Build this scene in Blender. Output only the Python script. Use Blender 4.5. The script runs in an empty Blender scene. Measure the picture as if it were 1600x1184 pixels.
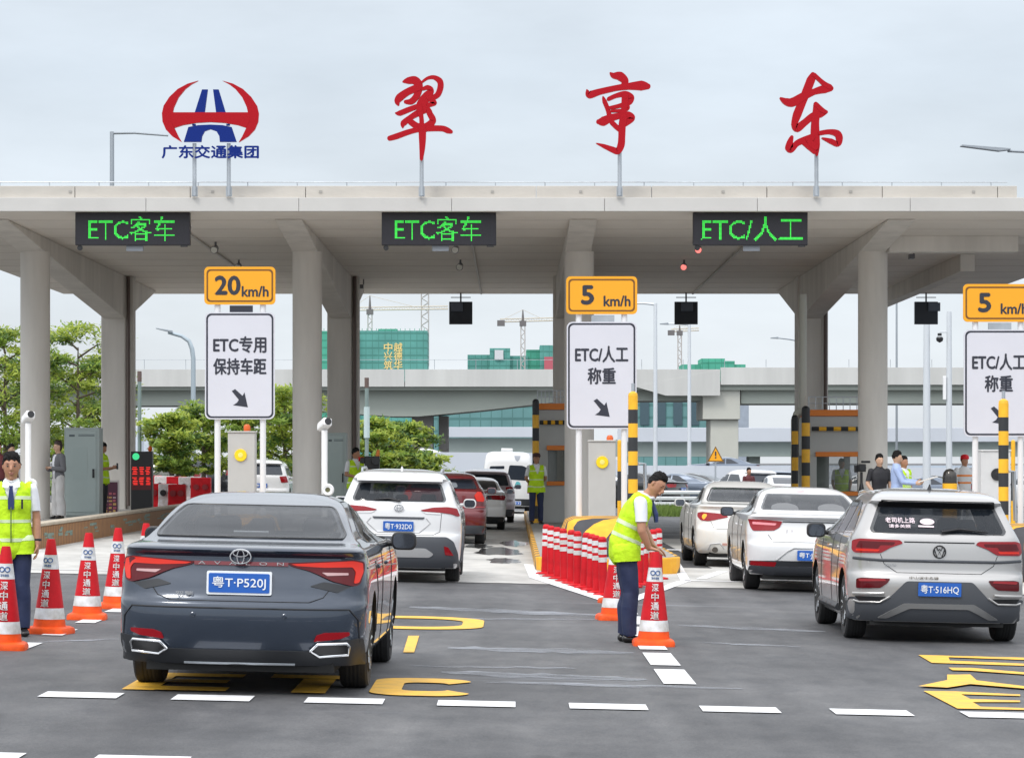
import bpy, bmesh, math, random
import numpy as np
from mathutils import Vector, Matrix
R = math.radians
SC = bpy.context.scene
COL = SC.collection
# ------------------------------------------------------------------ camera
F, H, CX, HY = 4600.0, 1.73, 800.0, 722.0      # focal length (px of 1600), eye height, principal point
cam = bpy.data.cameras.new('camera'); cam.sensor_width = 36; cam.lens = F/1600*36
cam.shift_y = (HY-592)/1600; cam.clip_start = 0.5; cam.clip_end = 9000
camo = bpy.data.objects.new('camera', cam); COL.objects.link(camo)
camo.location = (0, 0, H); camo.rotation_euler = (R(90), 0, 0); SC.camera = camo
# ------------------------------------------------------------------ sky (overcast) and sun
SUN_EL, SUN_AZ = 52, 215        # degrees; azimuth measured clockwise from +Y (sun behind the camera, to the left)
w = bpy.data.worlds.new('World'); SC.world = w; w.use_nodes = True
nt = w.node_tree; nt.nodes.clear()
N = nt.nodes.new; Lk = nt.links.new
out = N('ShaderNodeOutputWorld'); mix = N('ShaderNodeMixShader')
b1 = N('ShaderNodeBackground'); b2 = N('ShaderNodeBackground')
sky = N('ShaderNodeTexSky'); sky.sky_type = 'NISHITA'; sky.sun_disc = False
sky.sun_elevation = R(SUN_EL); sky.sun_rotation = R(SUN_AZ); sky.dust_density = 2.0; sky.altitude = 20
Lk(sky.outputs[0], b1.inputs[0]); b1.inputs[1].default_value = 0.10
tc = N('ShaderNodeTexCoord'); sep = N('ShaderNodeSeparateXYZ'); Lk(tc.outputs['Generated'], sep.inputs[0])
rmp = N('ShaderNodeValToRGB'); Lk(sep.outputs[2], rmp.inputs[0])
e = rmp.color_ramp.elements; e[0].position = 0.0; e[0].color = (.82, .865, .91, 1); e[1].position = 0.6; e[1].color = (1.75, 1.80, 1.88, 1)
x = e.new(0.13); x.color = (.71, .785, .865, 1); x = e.new(0.26); x.color = (.98, 1.04, 1.10, 1)
mp = N('ShaderNodeMapping'); mp.inputs['Scale'].default_value = (1, 1, 3.2); Lk(tc.outputs['Generated'], mp.inputs[0])
nz = N('ShaderNodeTexNoise'); nz.inputs['Scale'].default_value = 5; nz.inputs['Detail'].default_value = 6; nz.inputs['Roughness'].default_value = .55
Lk(mp.outputs[0], nz.inputs[0])
r2 = N('ShaderNodeMapRange'); Lk(nz.outputs[0], r2.inputs[0]); r2.inputs[1].default_value = .3; r2.inputs[2].default_value = .7; r2.inputs[3].default_value = .85; r2.inputs[4].default_value = 1.12
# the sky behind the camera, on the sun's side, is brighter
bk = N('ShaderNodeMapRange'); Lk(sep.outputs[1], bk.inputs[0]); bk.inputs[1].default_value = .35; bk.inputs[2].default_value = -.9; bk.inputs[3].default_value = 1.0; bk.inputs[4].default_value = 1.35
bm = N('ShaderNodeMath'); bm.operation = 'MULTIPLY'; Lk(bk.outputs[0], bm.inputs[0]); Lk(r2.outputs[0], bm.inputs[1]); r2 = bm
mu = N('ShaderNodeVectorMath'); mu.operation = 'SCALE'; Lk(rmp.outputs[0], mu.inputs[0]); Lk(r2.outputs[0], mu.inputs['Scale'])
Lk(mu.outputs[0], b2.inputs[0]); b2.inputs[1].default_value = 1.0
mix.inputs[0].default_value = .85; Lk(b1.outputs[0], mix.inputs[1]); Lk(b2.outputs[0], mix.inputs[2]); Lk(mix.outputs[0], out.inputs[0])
sl = bpy.data.lights.new('sun', 'SUN'); sl.energy = 1.4; sl.angle = R(14); sl.color = (1, .96, .9)
so = bpy.data.objects.new('sun', sl); COL.objects.link(so)
sd = Vector((math.sin(R(SUN_AZ))*math.cos(R(SUN_EL)), math.cos(R(SUN_AZ))*math.cos(R(SUN_EL)), math.sin(R(SUN_EL))))
so.rotation_euler = (-sd).to_track_quat('-Z', 'Y').to_euler(); so.location = (0, 0, 60)
SC.view_settings.view_transform = 'Standard'; SC.view_settings.look = 'None'; SC.view_settings.gamma = 1
SC.view_settings.exposure = 0.15; SC.view_settings.use_curve_mapping = False
SC.cycles.use_denoising = True; SC.cycles.max_bounces = 8; SC.cycles.diffuse_bounces = 6

# ------------------------------------------------------------------ helpers
SLOPE = .022                                    # the toll plaza falls gently to the right
def gz(x): return -SLOPE*max(-14, min(14, x))
def W(px, py, d): return ((px-CX)*d/F, d, H+(HY-py)*d/F)
def X(px, d): return (px-CX)*d/F
def Z(py, d): return H+(HY-py)*d/F
def GP(px, py):                                 # a point on the sloping ground
    d = F*H/(py-HY-SLOPE*(px-CX)); return ((px-CX)*d/F, d)
def lin(c):
    if isinstance(c, str): c = [int(c[i:i+2], 16)/255 for i in (1, 3, 5)]
    return tuple((v/12.92 if v <= .04045 else ((v+.055)/1.055)**2.4) for v in c)+(1,)
MATS = {}
def mat(name, col, rough=.5, metal=0, var=0, vs=4, bump=0, bs=60, coat=0, emit=0, spec=.5, stretch=None, trans=0, darkcol=None, crough=.05):
    if name in MATS: return MATS[name]
    m = bpy.data.materials.new(name); MATS[name] = m; m.use_nodes = True
    t = m.node_tree; p = t.nodes['Principled BSDF']; c = lin(col) if isinstance(col, str) else tuple(col)+(1,)
    p.inputs['Base Color'].default_value = c; p.inputs['Roughness'].default_value = rough; p.inputs['Metallic'].default_value = metal
    p.inputs['Specular IOR Level'].default_value = spec
    if coat: p.inputs['Coat Weight'].default_value = coat; p.inputs['Coat Roughness'].default_value = crough
    if emit: p.inputs['Emission Color'].default_value = c; p.inputs['Emission Strength'].default_value = emit
    if var or bump:
        g = t.nodes.new('ShaderNodeTexCoord'); src = g.outputs['Object']
        if stretch:
            mp = t.nodes.new('ShaderNodeMapping'); mp.inputs['Scale'].default_value = stretch; t.links.new(src, mp.inputs[0]); src = mp.outputs[0]
    if var:
        n = t.nodes.new('ShaderNodeTexNoise'); n.inputs['Scale'].default_value = vs; n.inputs['Detail'].default_value = 5; n.inputs['Roughness'].default_value = .6
        t.links.new(src, n.inputs[0])
        r = t.nodes.new('ShaderNodeValToRGB'); t.links.new(n.outputs[0], r.inputs[0])
        d = lin(darkcol) if darkcol else tuple(v*(1-var) for v in c[:3])+(1,)
        r.color_ramp.elements[0].position = .32; r.color_ramp.elements[1].position = .68
        r.color_ramp.elements[0].color = d; r.color_ramp.elements[1].color = tuple(min(1, v*(1+var*.5)) for v in c[:3])+(1,)
        t.links.new(r.outputs[0], p.inputs['Base Color'])
    if bump:
        n = t.nodes.new('ShaderNodeTexNoise'); n.inputs['Scale'].default_value = bs; n.inputs['Detail'].default_value = 4
        t.links.new(src, n.inputs[0]); b = t.nodes.new('ShaderNodeBump'); b.inputs['Strength'].default_value = bump; b.inputs['Distance'].default_value = .02
        t.links.new(n.outputs[0], b.inputs['Height']); t.links.new(b.outputs[0], p.inputs['Normal'])
    if trans:
        tr = t.nodes.new('ShaderNodeBsdfTranslucent'); tr.inputs[0].default_value = c; mx = t.nodes.new('ShaderNodeMixShader'); mx.inputs[0].default_value = trans
        o = t.nodes['Material Output']; t.links.new(p.outputs[0], mx.inputs[1]); t.links.new(tr.outputs[0], mx.inputs[2]); t.links.new(mx.outputs[0], o.inputs[0])
        if var: t.links.new(r.outputs[0], tr.inputs[0])
    return m
TXT = {}
def tmesh(body, bold=0., spacing=1.):
    k = (body, bold, spacing)
    if k not in TXT:
        c = bpy.data.curves.new('t', 'FONT'); c.body = body; c.offset = bold; c.resolution_u = 3; c.space_character = spacing
        o = bpy.data.objects.new('t', c); COL.objects.link(o)
        dg = bpy.context.evaluated_depsgraph_get(); dg.update()
        me = bpy.data.meshes.new_from_object(o.evaluated_get(dg))
        v = np.array([x.co[:2] for x in me.vertices]); f = [tuple(p.vertices) for p in me.polygons]
        bpy.data.objects.remove(o); bpy.data.meshes.remove(me); bpy.data.curves.remove(c)
        lo, hi = v.min(0), v.max(0); TXT[k] = ((v-(lo+hi)/2), hi-lo, f)
    return TXT[k]
def rrect(w, h, r, n=5, cx=0, cy=0):
    o = []
    for sx, sy, a in ((1, 1, 0), (-1, 1, 90), (-1, -1, 180), (1, -1, 270)):
        for i in range(n+1):
            t = R(a+90*i/n); o.append((cx+sx*(w/2-r)+r*math.cos(t), cy+sy*(h/2-r)+r*math.sin(t)))
    return o
def ell(cx, cy, rx, ry, n=24): return [(cx+rx*math.cos(2*math.pi*i/n), cy+ry*math.sin(2*math.pi*i/n)) for i in range(n)]
class MB:
    def __init__(s): s.v = []; s.f = []; s.m = []
    def add(s, v, f, m=0):
        k = len(s.v); s.v += [tuple(p) for p in v]; s.f += [tuple(i+k for i in q) for q in f]; s.m += [m]*len(f); return s
    def box(s, c, d, m=0, M=None):
        v = [Vector((c[0]+sx*d[0]/2, c[1]+sy*d[1]/2, c[2]+sz*d[2]/2)) for sz in (-1, 1) for sy in (-1, 1) for sx in (-1, 1)]
        if M: v = [M @ p for p in v]
        return s.add(v, [(0, 2, 3, 1), (4, 5, 7, 6), (0, 1, 5, 4), (2, 6, 7, 3), (0, 4, 6, 2), (1, 3, 7, 5)], m)
    def b2(s, lo, hi, m=0): return s.box([(a+b)/2 for a, b in zip(lo, hi)], [b-a for a, b in zip(lo, hi)], m)
    def rings(s, rs, m=0, cap=True, close=True):
        n = len(rs[0]); v = [p for r in rs for p in r]; f = []
        for i in range(len(rs)-1):
            for j in range(n if close else n-1):
                a, b = i*n+j, i*n+(j+1) % n; f.append((a, b, b+n, a+n))
        if cap: f.append(tuple(range(n-1, -1, -1))); f.append(tuple((len(rs)-1)*n+j for j in range(n)))
        return s.add(v, f, m)
    def tube(s, pts, r, n=8, m=0, cap=True):
        pts = [Vector(p) for p in pts]; rs = r if isinstance(r, (list, tuple)) else [r]*len(pts); o = []; up = None
        for i, p in enumerate(pts):
            t = (pts[min(i+1, len(pts)-1)]-pts[max(i-1, 0)])
            if t.length < 1e-9: t = Vector((0, 0, 1))
            t.normalize()
            if up is None: up = Vector((1, 0, 0)) if abs(t.x) < .8 else Vector((0, 1, 0))
            a = (up-t*up.dot(t)).normalized(); up = a; b = t.cross(a)
            o.append([p+a*rs[i]*math.cos(2*math.pi*k/n)+b*rs[i]*math.sin(2*math.pi*k/n) for k in range(n)])
        return s.rings(o, m, cap)
    def cyl(s, p0, p1, r0, r1=None, n=14, m=0): return s.tube([p0, p1], [r0, r0 if r1 is None else r1], n, m)
    def lathe(s, pr, n=20, c=(0, 0, 0), m=0, axis='z', cap=True):
        o = []
        for r, z in pr:
            q = []
            for k in range(n):
                a = 2*math.pi*k/n; u, v = max(r, 1e-4)*math.cos(a), max(r, 1e-4)*math.sin(a)
                q.append((c[0]+u, c[1]+v, c[2]+z) if axis == 'z' else ((c[0]+z, c[1]+u, c[2]+v) if axis == 'x' else (c[0]+u, c[1]+z, c[2]-v)))
            o.append(q)
        return s.rings(o, m, cap)
    def prism(s, poly, a, b, m=0, plane='xz', M=None):
        if sum(p[0]*q[1]-q[0]*p[1] for p, q in zip(poly, poly[1:]+poly[:1])) < 0: poly = poly[::-1]
        g = {'xz': lambda u, v, t: (u, t, v), 'xy': lambda u, v, t: (u, v, t), 'yz': lambda u, v, t: (t, u, v)}[plane]
        r0 = [Vector(g(u, v, a)) for u, v in poly]; r1 = [Vector(g(u, v, b)) for u, v in poly]
        if M: r0 = [M @ p for p in r0]; r1 = [M @ p for p in r1]
        return s.rings([r0, r1] if (plane == 'xz') == (a < b) else [r0, r1], m)
    def text(s, body, w, h, c, m=0, bold=0., f=None, spacing=1., ground=False):
        """flat lettering facing -Y (or mapped by f(x, z)) with a little thickness"""
        v, sz, fc = tmesh(body, 0., spacing)
        kx = w/sz[0] if w else h/sz[1]; kz = h/sz[1] if h else kx
        P = [(c[0]+x*kx, c[2]+y*kz) for x, y in v]
        o = bold*kz*.55                                  # heavier type: the glyph laid down again, a hair's breadth aside
        for q, (dx, dz) in enumerate(((0, 0), (o, 0), (-o, 0), (0, o), (0, -o)) if bold else ((0, 0),)):
            e = -.0006*q
            top = [f(x+dx, z+dz)+Vector((0, e, 0)) if isinstance(f(0, c[2]), Vector) else tuple(np.add(f(x+dx, z+dz), (0, e, 0) if not ground else (0, 0, -e))) for x, z in P] if f else [(x+dx, c[1]+e, z+dz) for x, z in P]
            s.add(top, [tuple(q) for q in fc], m)
        return s
    def strokes(s, st, mp, y, th=.08, m=0, n=6):
        """brush strokes [(x, z, width)...] in a plane facing -Y, each a few mm proud of the one before"""
        for q, pl in enumerate(st):
            P = [Vector((*mp(a, b), 0)) for a, b, _ in pl]; wd = [c for *_, c in pl]; P2 = []; W2 = []
            for i in range(len(P)-1):
                p0, p1, p2, p3 = P[max(i-1, 0)], P[i], P[i+1], P[min(i+2, len(P)-1)]
                for k in range(n):
                    t = k/n; P2.append(.5*((2*p1)+(p2-p0)*t+(2*p0-5*p1+4*p2-p3)*t*t+(3*p1-p0-3*p2+p3)*t**3)); W2.append(wd[i]+(wd[i+1]-wd[i])*t)
            P2.append(P[-1]); W2.append(wd[-1]); Lf = []; Rt = []
            for i, p in enumerate(P2):
                t = (P2[min(i+1, len(P2)-1)]-P2[max(i-1, 0)]).normalized(); nn = Vector((-t.y, t.x, 0))
                Lf.append(p+nn*W2[i]/2); Rt.append(p-nn*W2[i]/2)
            yy = y-.004*q
            o = [[(l.x, yy, l.y), (r.x, yy, r.y), (r.x, yy+th, r.y), (l.x, yy+th, l.y)] for l, r in zip(Lf, Rt)]
            s.rings(o, m)
            for i, e in ((0, 1), (-1, 1)):
                r = W2[i]*.5; s.lathe([(r, th*.9), (r, -.0015)], 12, (P2[i].x, yy, P2[i].y), m, 'y')
        return s
    def dots(s, body, w, h, c, rows=19):
        """lettering as a matrix of lamp dots"""
        v, sz, fc = tmesh(body); p = h/rows; kx, kz = w/sz[0], h/sz[1]; V = [(x*kx, y*kz) for x, y in v]; G = set()
        for q in fc:
            for i in range(1, len(q)-1):
                (ax, ay), (bx, by), (cx, cy) = V[q[0]], V[q[i]], V[q[i+1]]; D = (by-cy)*(ax-cx)+(cx-bx)*(ay-cy)
                if abs(D) < 1e-12: continue
                for gx in range(int(math.floor(min(ax, bx, cx)/p)), int(max(ax, bx, cx)/p)+2):
                    for gy in range(int(math.floor(min(ay, by, cy)/p)), int(max(ay, by, cy)/p)+2):
                        x, y = gx*p, gy*p; l1 = ((by-cy)*(x-cx)+(cx-bx)*(y-cy))/D; l2 = ((cy-ay)*(x-cx)+(ax-cx)*(y-cy))/D
                        if min(l1, l2, 1-l1-l2) >= -.02: G.add((gx, gy))
        for gx, gy in sorted(G): x, z, r = c[0]+gx*p, c[2]+gy*p, p*.40; s.add([(x-r, c[1], z-r), (x+r, c[1], z-r), (x+r, c[1], z+r), (x-r, c[1], z+r)], [(0, 1, 2, 3)])
        return s
    def build(s, name, mats, parent=None, smooth=None, bevel=0, loc=None, rot=None):
        me = bpy.data.meshes.new(name); me.from_pydata(s.v, [], s.f)
        for m in (mats if isinstance(mats, (list, tuple)) else [mats]): me.materials.append(m)
        me.polygons.foreach_set('material_index', s.m); me.update()
        b = bmesh.new(); b.from_mesh(me); bmesh.ops.recalc_face_normals(b, faces=b.faces); b.to_mesh(me); b.free()
        if smooth: me.shade_smooth(); me.set_sharp_from_angle(angle=R(smooth))
        o = bpy.data.objects.new(name, me); COL.objects.link(o)
        if parent: o.parent = parent
        if loc: o.location = loc
        if rot: o.rotation_euler = rot
        if bevel:
            q = o.modifiers.new('bevel', 'BEVEL'); q.width = bevel; q.segments = 2; q.limit_method = 'ANGLE'; q.angle_limit = R(40)
        return o
def tag(o, label=None, cat=None, group=None, kind=None):
    if label: o['label'] = label
    if cat: o['category'] = cat
    if group: o['group'] = group
    if kind: o['kind'] = kind
    return o
def thing(name, label, cat, loc=(0, 0, 0), rz=0, group=None, tilt=0):
    o = bpy.data.objects.new(name, None); o.empty_display_size = .2; COL.objects.link(o)
    o.location = loc; o.rotation_euler = (0, tilt, rz); return tag(o, label, cat, group)
KIDS = lambda o: list(o.children)
def dup(o, loc=None, rz=None, label=None, parent=None, tilt=None):
    c = o.copy(); COL.objects.link(c)
    if parent: c.parent = parent
    if loc: c.location = loc
    if rz is not None: c.rotation_euler = (c.rotation_euler[0], c.rotation_euler[1] if tilt is None else tilt, rz)
    if label: c['label'] = label
    for k in KIDS(o): dup(k, parent=c)
    return c
# ------------------------------------------------------------------ shared materials
WHITE = mat('white_paint', (.78, .78, .78), .35); BLACK = mat('black_plastic', (.012, .012, .014), .45); RUBBER = mat('tyre_rubber', (.018, .018, .019), .75, bump=.2, bs=150)
STEEL = mat('galvanised_steel', (.42, .45, .48), .4, .7, var=.15, vs=3); CHROME = mat('chrome', (.82, .83, .85), .12, 1)
YEL = mat('hazard_yellow', (.80, .42, .015), .45, var=.12, vs=5); HBLK = mat('hazard_black', (.02, .022, .025), .5)
ORANGE = mat('orange_trim', (.72, .20, .02), .5); RED = mat('signal_red', (.55, .012, .018), .5, spec=.2); LRED = mat('letter_red', (.36, .006, .013), .55, spec=.12)
NAVY = mat('emblem_blue', (.006, .022, .17), .55, spec=.12); SIGNY = mat('sign_amber', (.76, .33, .006), .4); SIGNW = mat('sign_white', (.56, .56, .61), .4, var=.04, vs=1)
INK = mat('sign_ink', (.02, .022, .035), .5); LEDG = mat('led_green', (.035, .70, .06), .5, emit=.85); LEDBG = mat('led_panel', (.012, .010, .016), .4, var=.4, vs=30)
LEDR = mat('led_red', (.95, .03, .02), .5, emit=1.0)
CONC = mat('column_concrete', (.64, .61, .565), .75, var=.13, vs=1.6, bump=.10, bs=14, stretch=(1, 1, .16), spec=.3)
# ------------------------------------------------------------------ ground
def sheet(name, pts, m, dz, xs=None):
    """a flat sheet following the cross slope; pts = polygon in (x, y), split at the slope breaks"""
    b = bmesh.new(); f = b.faces.new([b.verts.new((x, y, 0)) for x, y in pts])
    for c in (-14, 14): bmesh.ops.bisect_plane(b, geom=b.verts[:]+b.edges[:]+b.faces[:], plane_co=(c, 0, 0), plane_no=(1, 0, 0))
    for v in b.verts: v.co.z = gz(v.co.x)+dz
    bmesh.ops.recalc_face_normals(b, faces=b.faces)
    if sum(f.normal.z for f in b.faces) < 0: bmesh.ops.reverse_faces(b, faces=b.faces)
    me = bpy.data.meshes.new(name); b.to_mesh(me); b.free(); me.materials.append(m)
    o = bpy.data.objects.new(name, me); COL.objects.link(o); return o
def asphalt():
    m = bpy.data.materials.new('asphalt'); m.use_nodes = True; t = m.node_tree; p = t.nodes['Principled BSDF']; n = t.nodes.new; l = t.links.new
    g = n('ShaderNodeTexCoord').outputs['Object']
    def noise(sc, st, det=6, ro=.6):
        mp = n('ShaderNodeMapping'); mp.inputs['Scale'].default_value = st; l(g, mp.inputs[0]); z = n('ShaderNodeTexNoise')
        z.inputs['Scale'].default_value = sc; z.inputs['Detail'].default_value = det; z.inputs['Roughness'].default_value = ro; l(mp.outputs[0], z.inputs[0]); return z.outputs[0]
    def ramp(s, a, b, c0, c1):
        r = n('ShaderNodeValToRGB'); l(s, r.inputs[0]); r.color_ramp.elements[0].position = a; r.color_ramp.elements[1].position = b
        r.color_ramp.elements[0].color = c0+(1,); r.color_ramp.elements[1].color = c1+(1,); return r.outputs[0]
    def mul(a, b, bl='MULTIPLY', fac=1):
        x = n('ShaderNodeMixRGB'); x.blend_type = bl; x.inputs[0].default_value = fac; l(a, x.inputs[1]); l(b, x.inputs[2]); return x.outputs[0]
    base = ramp(noise(55, (1, 1, 1), 3, .8), .3, .72, (.056, .056, .058), (.118, .117, .119))
    big = ramp(noise(.55, (.8, .45, 1)), .35, .66, (.74, .75, .77), (1.22, 1.22, 1.22))
    mid = ramp(noise(3.2, (1, .4, 1), 8, .7), .34, .66, (.74, .75, .77), (1.18, 1.17, 1.15))
    lane = ramp(noise(1, (1.15, .035, 1), 3, .5), .38, .62, (.80, .80, .81), (1.12, 1.12, 1.12)); fleck = ramp(noise(160, (1, 1, 1), 1, .5), .60, .72, (1, 1, 1), (1.7, 1.7, 1.65))
    c = mul(mul(mul(mul(base, big), mid), lane), fleck)
    # pale cross-wise tyre and grader streaks
    st = noise(1, (.11, 1.05, 1), 4, .55); sm = n('ShaderNodeMapRange'); l(st, sm.inputs[0])
    for i, v in enumerate((.60, .68, 0, .7)): sm.inputs[i+1].default_value = v
    bg2 = n('ShaderNodeMapRange'); l(noise(.16, (1, .5, 1), 3, .5), bg2.inputs[0]); bg2.inputs[1].default_value = .48; bg2.inputs[2].default_value = .62
    fm = n('ShaderNodeMath'); fm.operation = 'MULTIPLY'; l(sm.outputs[0], fm.inputs[0]); l(bg2.outputs[0], fm.inputs[1])
    x = n('ShaderNodeMixRGB'); l(fm.outputs[0], x.inputs[0]); l(c, x.inputs[1]); x.inputs[2].default_value = (.22, .23, .255, 1)
    # dark oil drips
    oi = noise(.9, (1.4, .5, 1), 5, .6); om = n('ShaderNodeMapRange'); l(oi, om.inputs[0])
    for i, v in enumerate((.63, .70, 0, .5)): om.inputs[i+1].default_value = v
    y = n('ShaderNodeMixRGB'); l(om.outputs[0], y.inputs[0]); l(x.outputs[0], y.inputs[1]); y.inputs[2].default_value = (.03, .03, .032, 1)
    l(y.outputs[0], p.inputs['Base Color']); p.inputs['Specular IOR Level'].default_value = .35
    rr = n('ShaderNodeMapRange'); l(st, rr.inputs[0]); rr.inputs[3].default_value = .78; rr.inputs[4].default_value = .52; l(rr.outputs[0], p.inputs['Roughness'])
    bp = n('ShaderNodeBump'); bp.inputs['Strength'].default_value = .5; bp.inputs['Distance'].default_value = .012; l(noise(70, (1, 1, 1), 3, .7), bp.inputs['Height']); l(bp.outputs[0], p.inputs['Normal'])
    return m
tag(sheet('ground', [(-2500, -60), (2500, -60), (2500, 5000), (-2500, 5000)], asphalt(), 0), kind='structure')
PADM = mat('pad_concrete', (.46, .45, .425), .8, var=.26, vs=1.3, bump=.15, bs=30, stretch=(1, .45, 1))
tag(sheet('concrete_pavement', [(-13.5, 42.0), (13.9, 42.0), (13.9, 70), (3.4, 70), (3.4, 50), (.6, 50), (.6, 105), (-8.2, 105), (-8.2, 70), (-13.5, 70)], PADM, .004), kind='structure')
# paint
MW = mat('road_paint_white', (.74, .74, .75), .6, var=.16, vs=7, bump=.1); MY = mat('road_paint_yellow', (.76, .42, .02), .6, var=.2, vs=6, darkcol=(.80, .62, .26))
def rect_mark(name, x0, x1, y0, y1, m=MW, dz=.008): return tag(sheet(name, [(x0, y0), (x1, y0), (x1, y1), (x0, y1)], m, dz), kind='structure')
for k in range(-2, 9):                           # two cross rows of rumble dashes
    x0 = X(67+k*205.6, 21.0); rect_mark('road_dash', x0, x0+.555, 20.75+.02*k*0, 21.22)
for k in range(-1, 8):
    x0 = X(157+k*257, 16.9); rect_mark('road_dash', x0, x0+.53, 16.38, 16.84)
for d in (23.3, 25.45, 27.6, 29.75, 31.9, 34.05, 36.2): rect_mark('lane_dash', 1.2, 1.46, d, d+1.65)
for d in (25.6, 27.75, 29.9, 32.05, 34.2, 36.35): rect_mark('lane_dash', -4.44, -4.24, d, d+1.0)
for px, d0 in ((-9.2, 27),): rect_mark('lane_dash', px, px+.2, d0, d0+2)
# white gore lines and stop bars
def line(name, a, b, wd, m=MW, dz=.009):
    a, b = Vector(a), Vector(b); n = (b-a).normalized(); n = Vector((-n.y, n.x))*wd/2
    return tag(sheet(name, [tuple(a-n), tuple(b-n), tuple(b+n), tuple(a+n)], m, dz), kind='structure')
line('edge_line', (.28, 50), (.34, 44.5), .16); line('edge_line', (.34, 44.5), (1.28, 36.8), .22); line('edge_line', (1.42, 36.9), (2.55, 44), .18); line('edge_line', (2.6, 44), (2.9, 52), .15)
line('edge_line', (2.6, 44.4), (6.9, 44.4), .3)
for k in range(7): line('hatch_line', (2.9+k*.62, 45.2), (3.5+k*.62, 48.8), .16)
rect_mark('edge_line', 2.9, 8, 60.2, 60.9)
rect_mark('edge_line', -8.1, -4.5, 43.2, 43.5, mat('worn_white', (.5, .5, .49), .7, var=.25, vs=5))
# yellow lettering painted on the asphalt
def road_mark(name, mb): return tag(mb.build(name, MY), kind='structure')
m = MB()
def flat(m, pl): m.add([(x, y, gz(x)+.009+.003*(len(m.f) % 3)) for x, y in pl], [tuple(range(len(pl)))])
def fbox(m, x0, x1, y0, y1): flat(m, [(x0, y0), (x1, y0), (x1, y1), (x0, y1)])
yc = 22.42
fbox(m, -2.86, -2.62, yc-.86, yc+.86); fbox(m, -2.62, -2.10, yc-.86, yc-.50); fbox(m, -2.62, -2.16, yc-.16, yc+.16); fbox(m, -2.62, -2.10, yc+.54, yc+.86)
fbox(m, -1.62, -1.37, yc-.86, yc+.5); fbox(m, -1.88, -1.12, yc+.5, yc+.86)
o = rrect(.74, 1.74, .30, 7, -.69, yc); i_ = rrect(.34, .84, .13, 7, -.66, yc); n_ = len(o); m.add([(x, y, gz(x)+.009) for x, y in o+i_], [(k, k+1, n_+k+1, n_+k) for k in range(n_-1)])
road_mark('road_lettering', m)
m = MB()
pts = [(-2.7+0*i, 0) for i in range(1)]
ring_o = [(x*1.0-1.05, y) for x, y in rrect(1.5, 2.5, .7, 8, 0, 31.3)]; ring_i = [(x-1.05, y) for x, y in rrect(1.05, 1.6, .5, 8, 0, 31.3)]
n_ = len(ring_o); m.add([(x, y, gz(x)+.009) for x, y in ring_o+ring_i], [(i, (i+1) % n_, n_+(i+1) % n_, n_+i) for i in range(n_)])
def gpoly(m, px): m.add([(x, y, gz(x)+.009+.003*(len(m.f) % 3)) for x, y in [GP(*q) for q in px]], [tuple(range(len(px)))])
gpoly(m, [(630, 1020), (638, 994), (655, 994), (647, 1020)])
road_mark('road_lettering', m)
m = MB(); z7 = lambda *q: [(1280+x/5, 990+y/5) for x, y in q]
gpoly(m, z7((775, 170), (1640, 192), (1640, 210), (1010, 188), (1020, 214), (1640, 240), (1640, 256), (1010, 236), (880, 232)))
gpoly(m, z7((1010, 272), (1190, 274), (1640, 312), (1640, 328), (1180, 296), (1040, 292)))
gpoly(m, z7((1000, 330), (1180, 328), (1230, 375), (1640, 425), (1640, 442), (1180, 404), (1000, 432), (775, 420), (1000, 372)))
gpoly(m, z7((815, 452), (1060, 455), (1570, 480), (1570, 492), (1110, 478), (1180, 515), (1570, 528), (1570, 540), (1200, 540), (1260, 575), (1640, 588), (1640, 602), (1080, 590)))
road_mark('road_lettering', m)
# long pale streaks left across the asphalt
STK = mat('streak_pale', (.27, .285, .315), .5); t = STK.node_tree; p = t.nodes['Principled BSDF']; g = t.nodes.new('ShaderNodeTexCoord'); mp = t.nodes.new('ShaderNodeMapping'); mp.inputs['Scale'].default_value = (.45, .9, 1)
n = t.nodes.new('ShaderNodeTexNoise'); n.inputs['Scale'].default_value = 2.2; n.inputs['Detail'].default_value = 7; n.inputs['Roughness'].default_value = .7; t.links.new(g.outputs['Object'], mp.inputs[0]); t.links.new(mp.outputs[0], n.inputs[0])
r = t.nodes.new('ShaderNodeMapRange'); t.links.new(n.outputs[0], r.inputs[0]); r.inputs[1].default_value = .36; r.inputs[2].default_value = .62; r.inputs[3].default_value = .12; r.inputs[4].default_value = .75; t.links.new(r.outputs[0], p.inputs['Alpha'])
random.seed(21)
for pa, pb, wd in (((640, 948), (955, 962), .55), ((660, 966), (950, 968), .2), ((1060, 977), (1290, 987), .3), ((700, 1012), (990, 1020), .42), ((690, 1050), (1010, 1062), .35), ((760, 1066), (1160, 1076), .16), ((640, 1040), (900, 1044), .12), ((60, 1003), (190, 998), .15), ((1090, 1004), (1250, 1010), .12)):
    (ax, ay), (bx, by) = GP(*pa), GP(*pb); U, D_ = [], []
    for i in range(15): u = i/14; k = math.sin(math.pi*min(1, max(0, u*.96+.02)))**.5; x_, y_ = ax+(bx-ax)*u, ay+(by-ay)*u+random.uniform(-.05, .05); U.append((x_, y_+wd*.85*k*random.uniform(.6, 1.2)+.005)); D_.append((x_, y_-wd*.85*k*random.uniform(.6, 1.2)-.005))
    tag(sheet('road_streak', D_+U[::-1], STK, .004), kind='structure')
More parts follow.
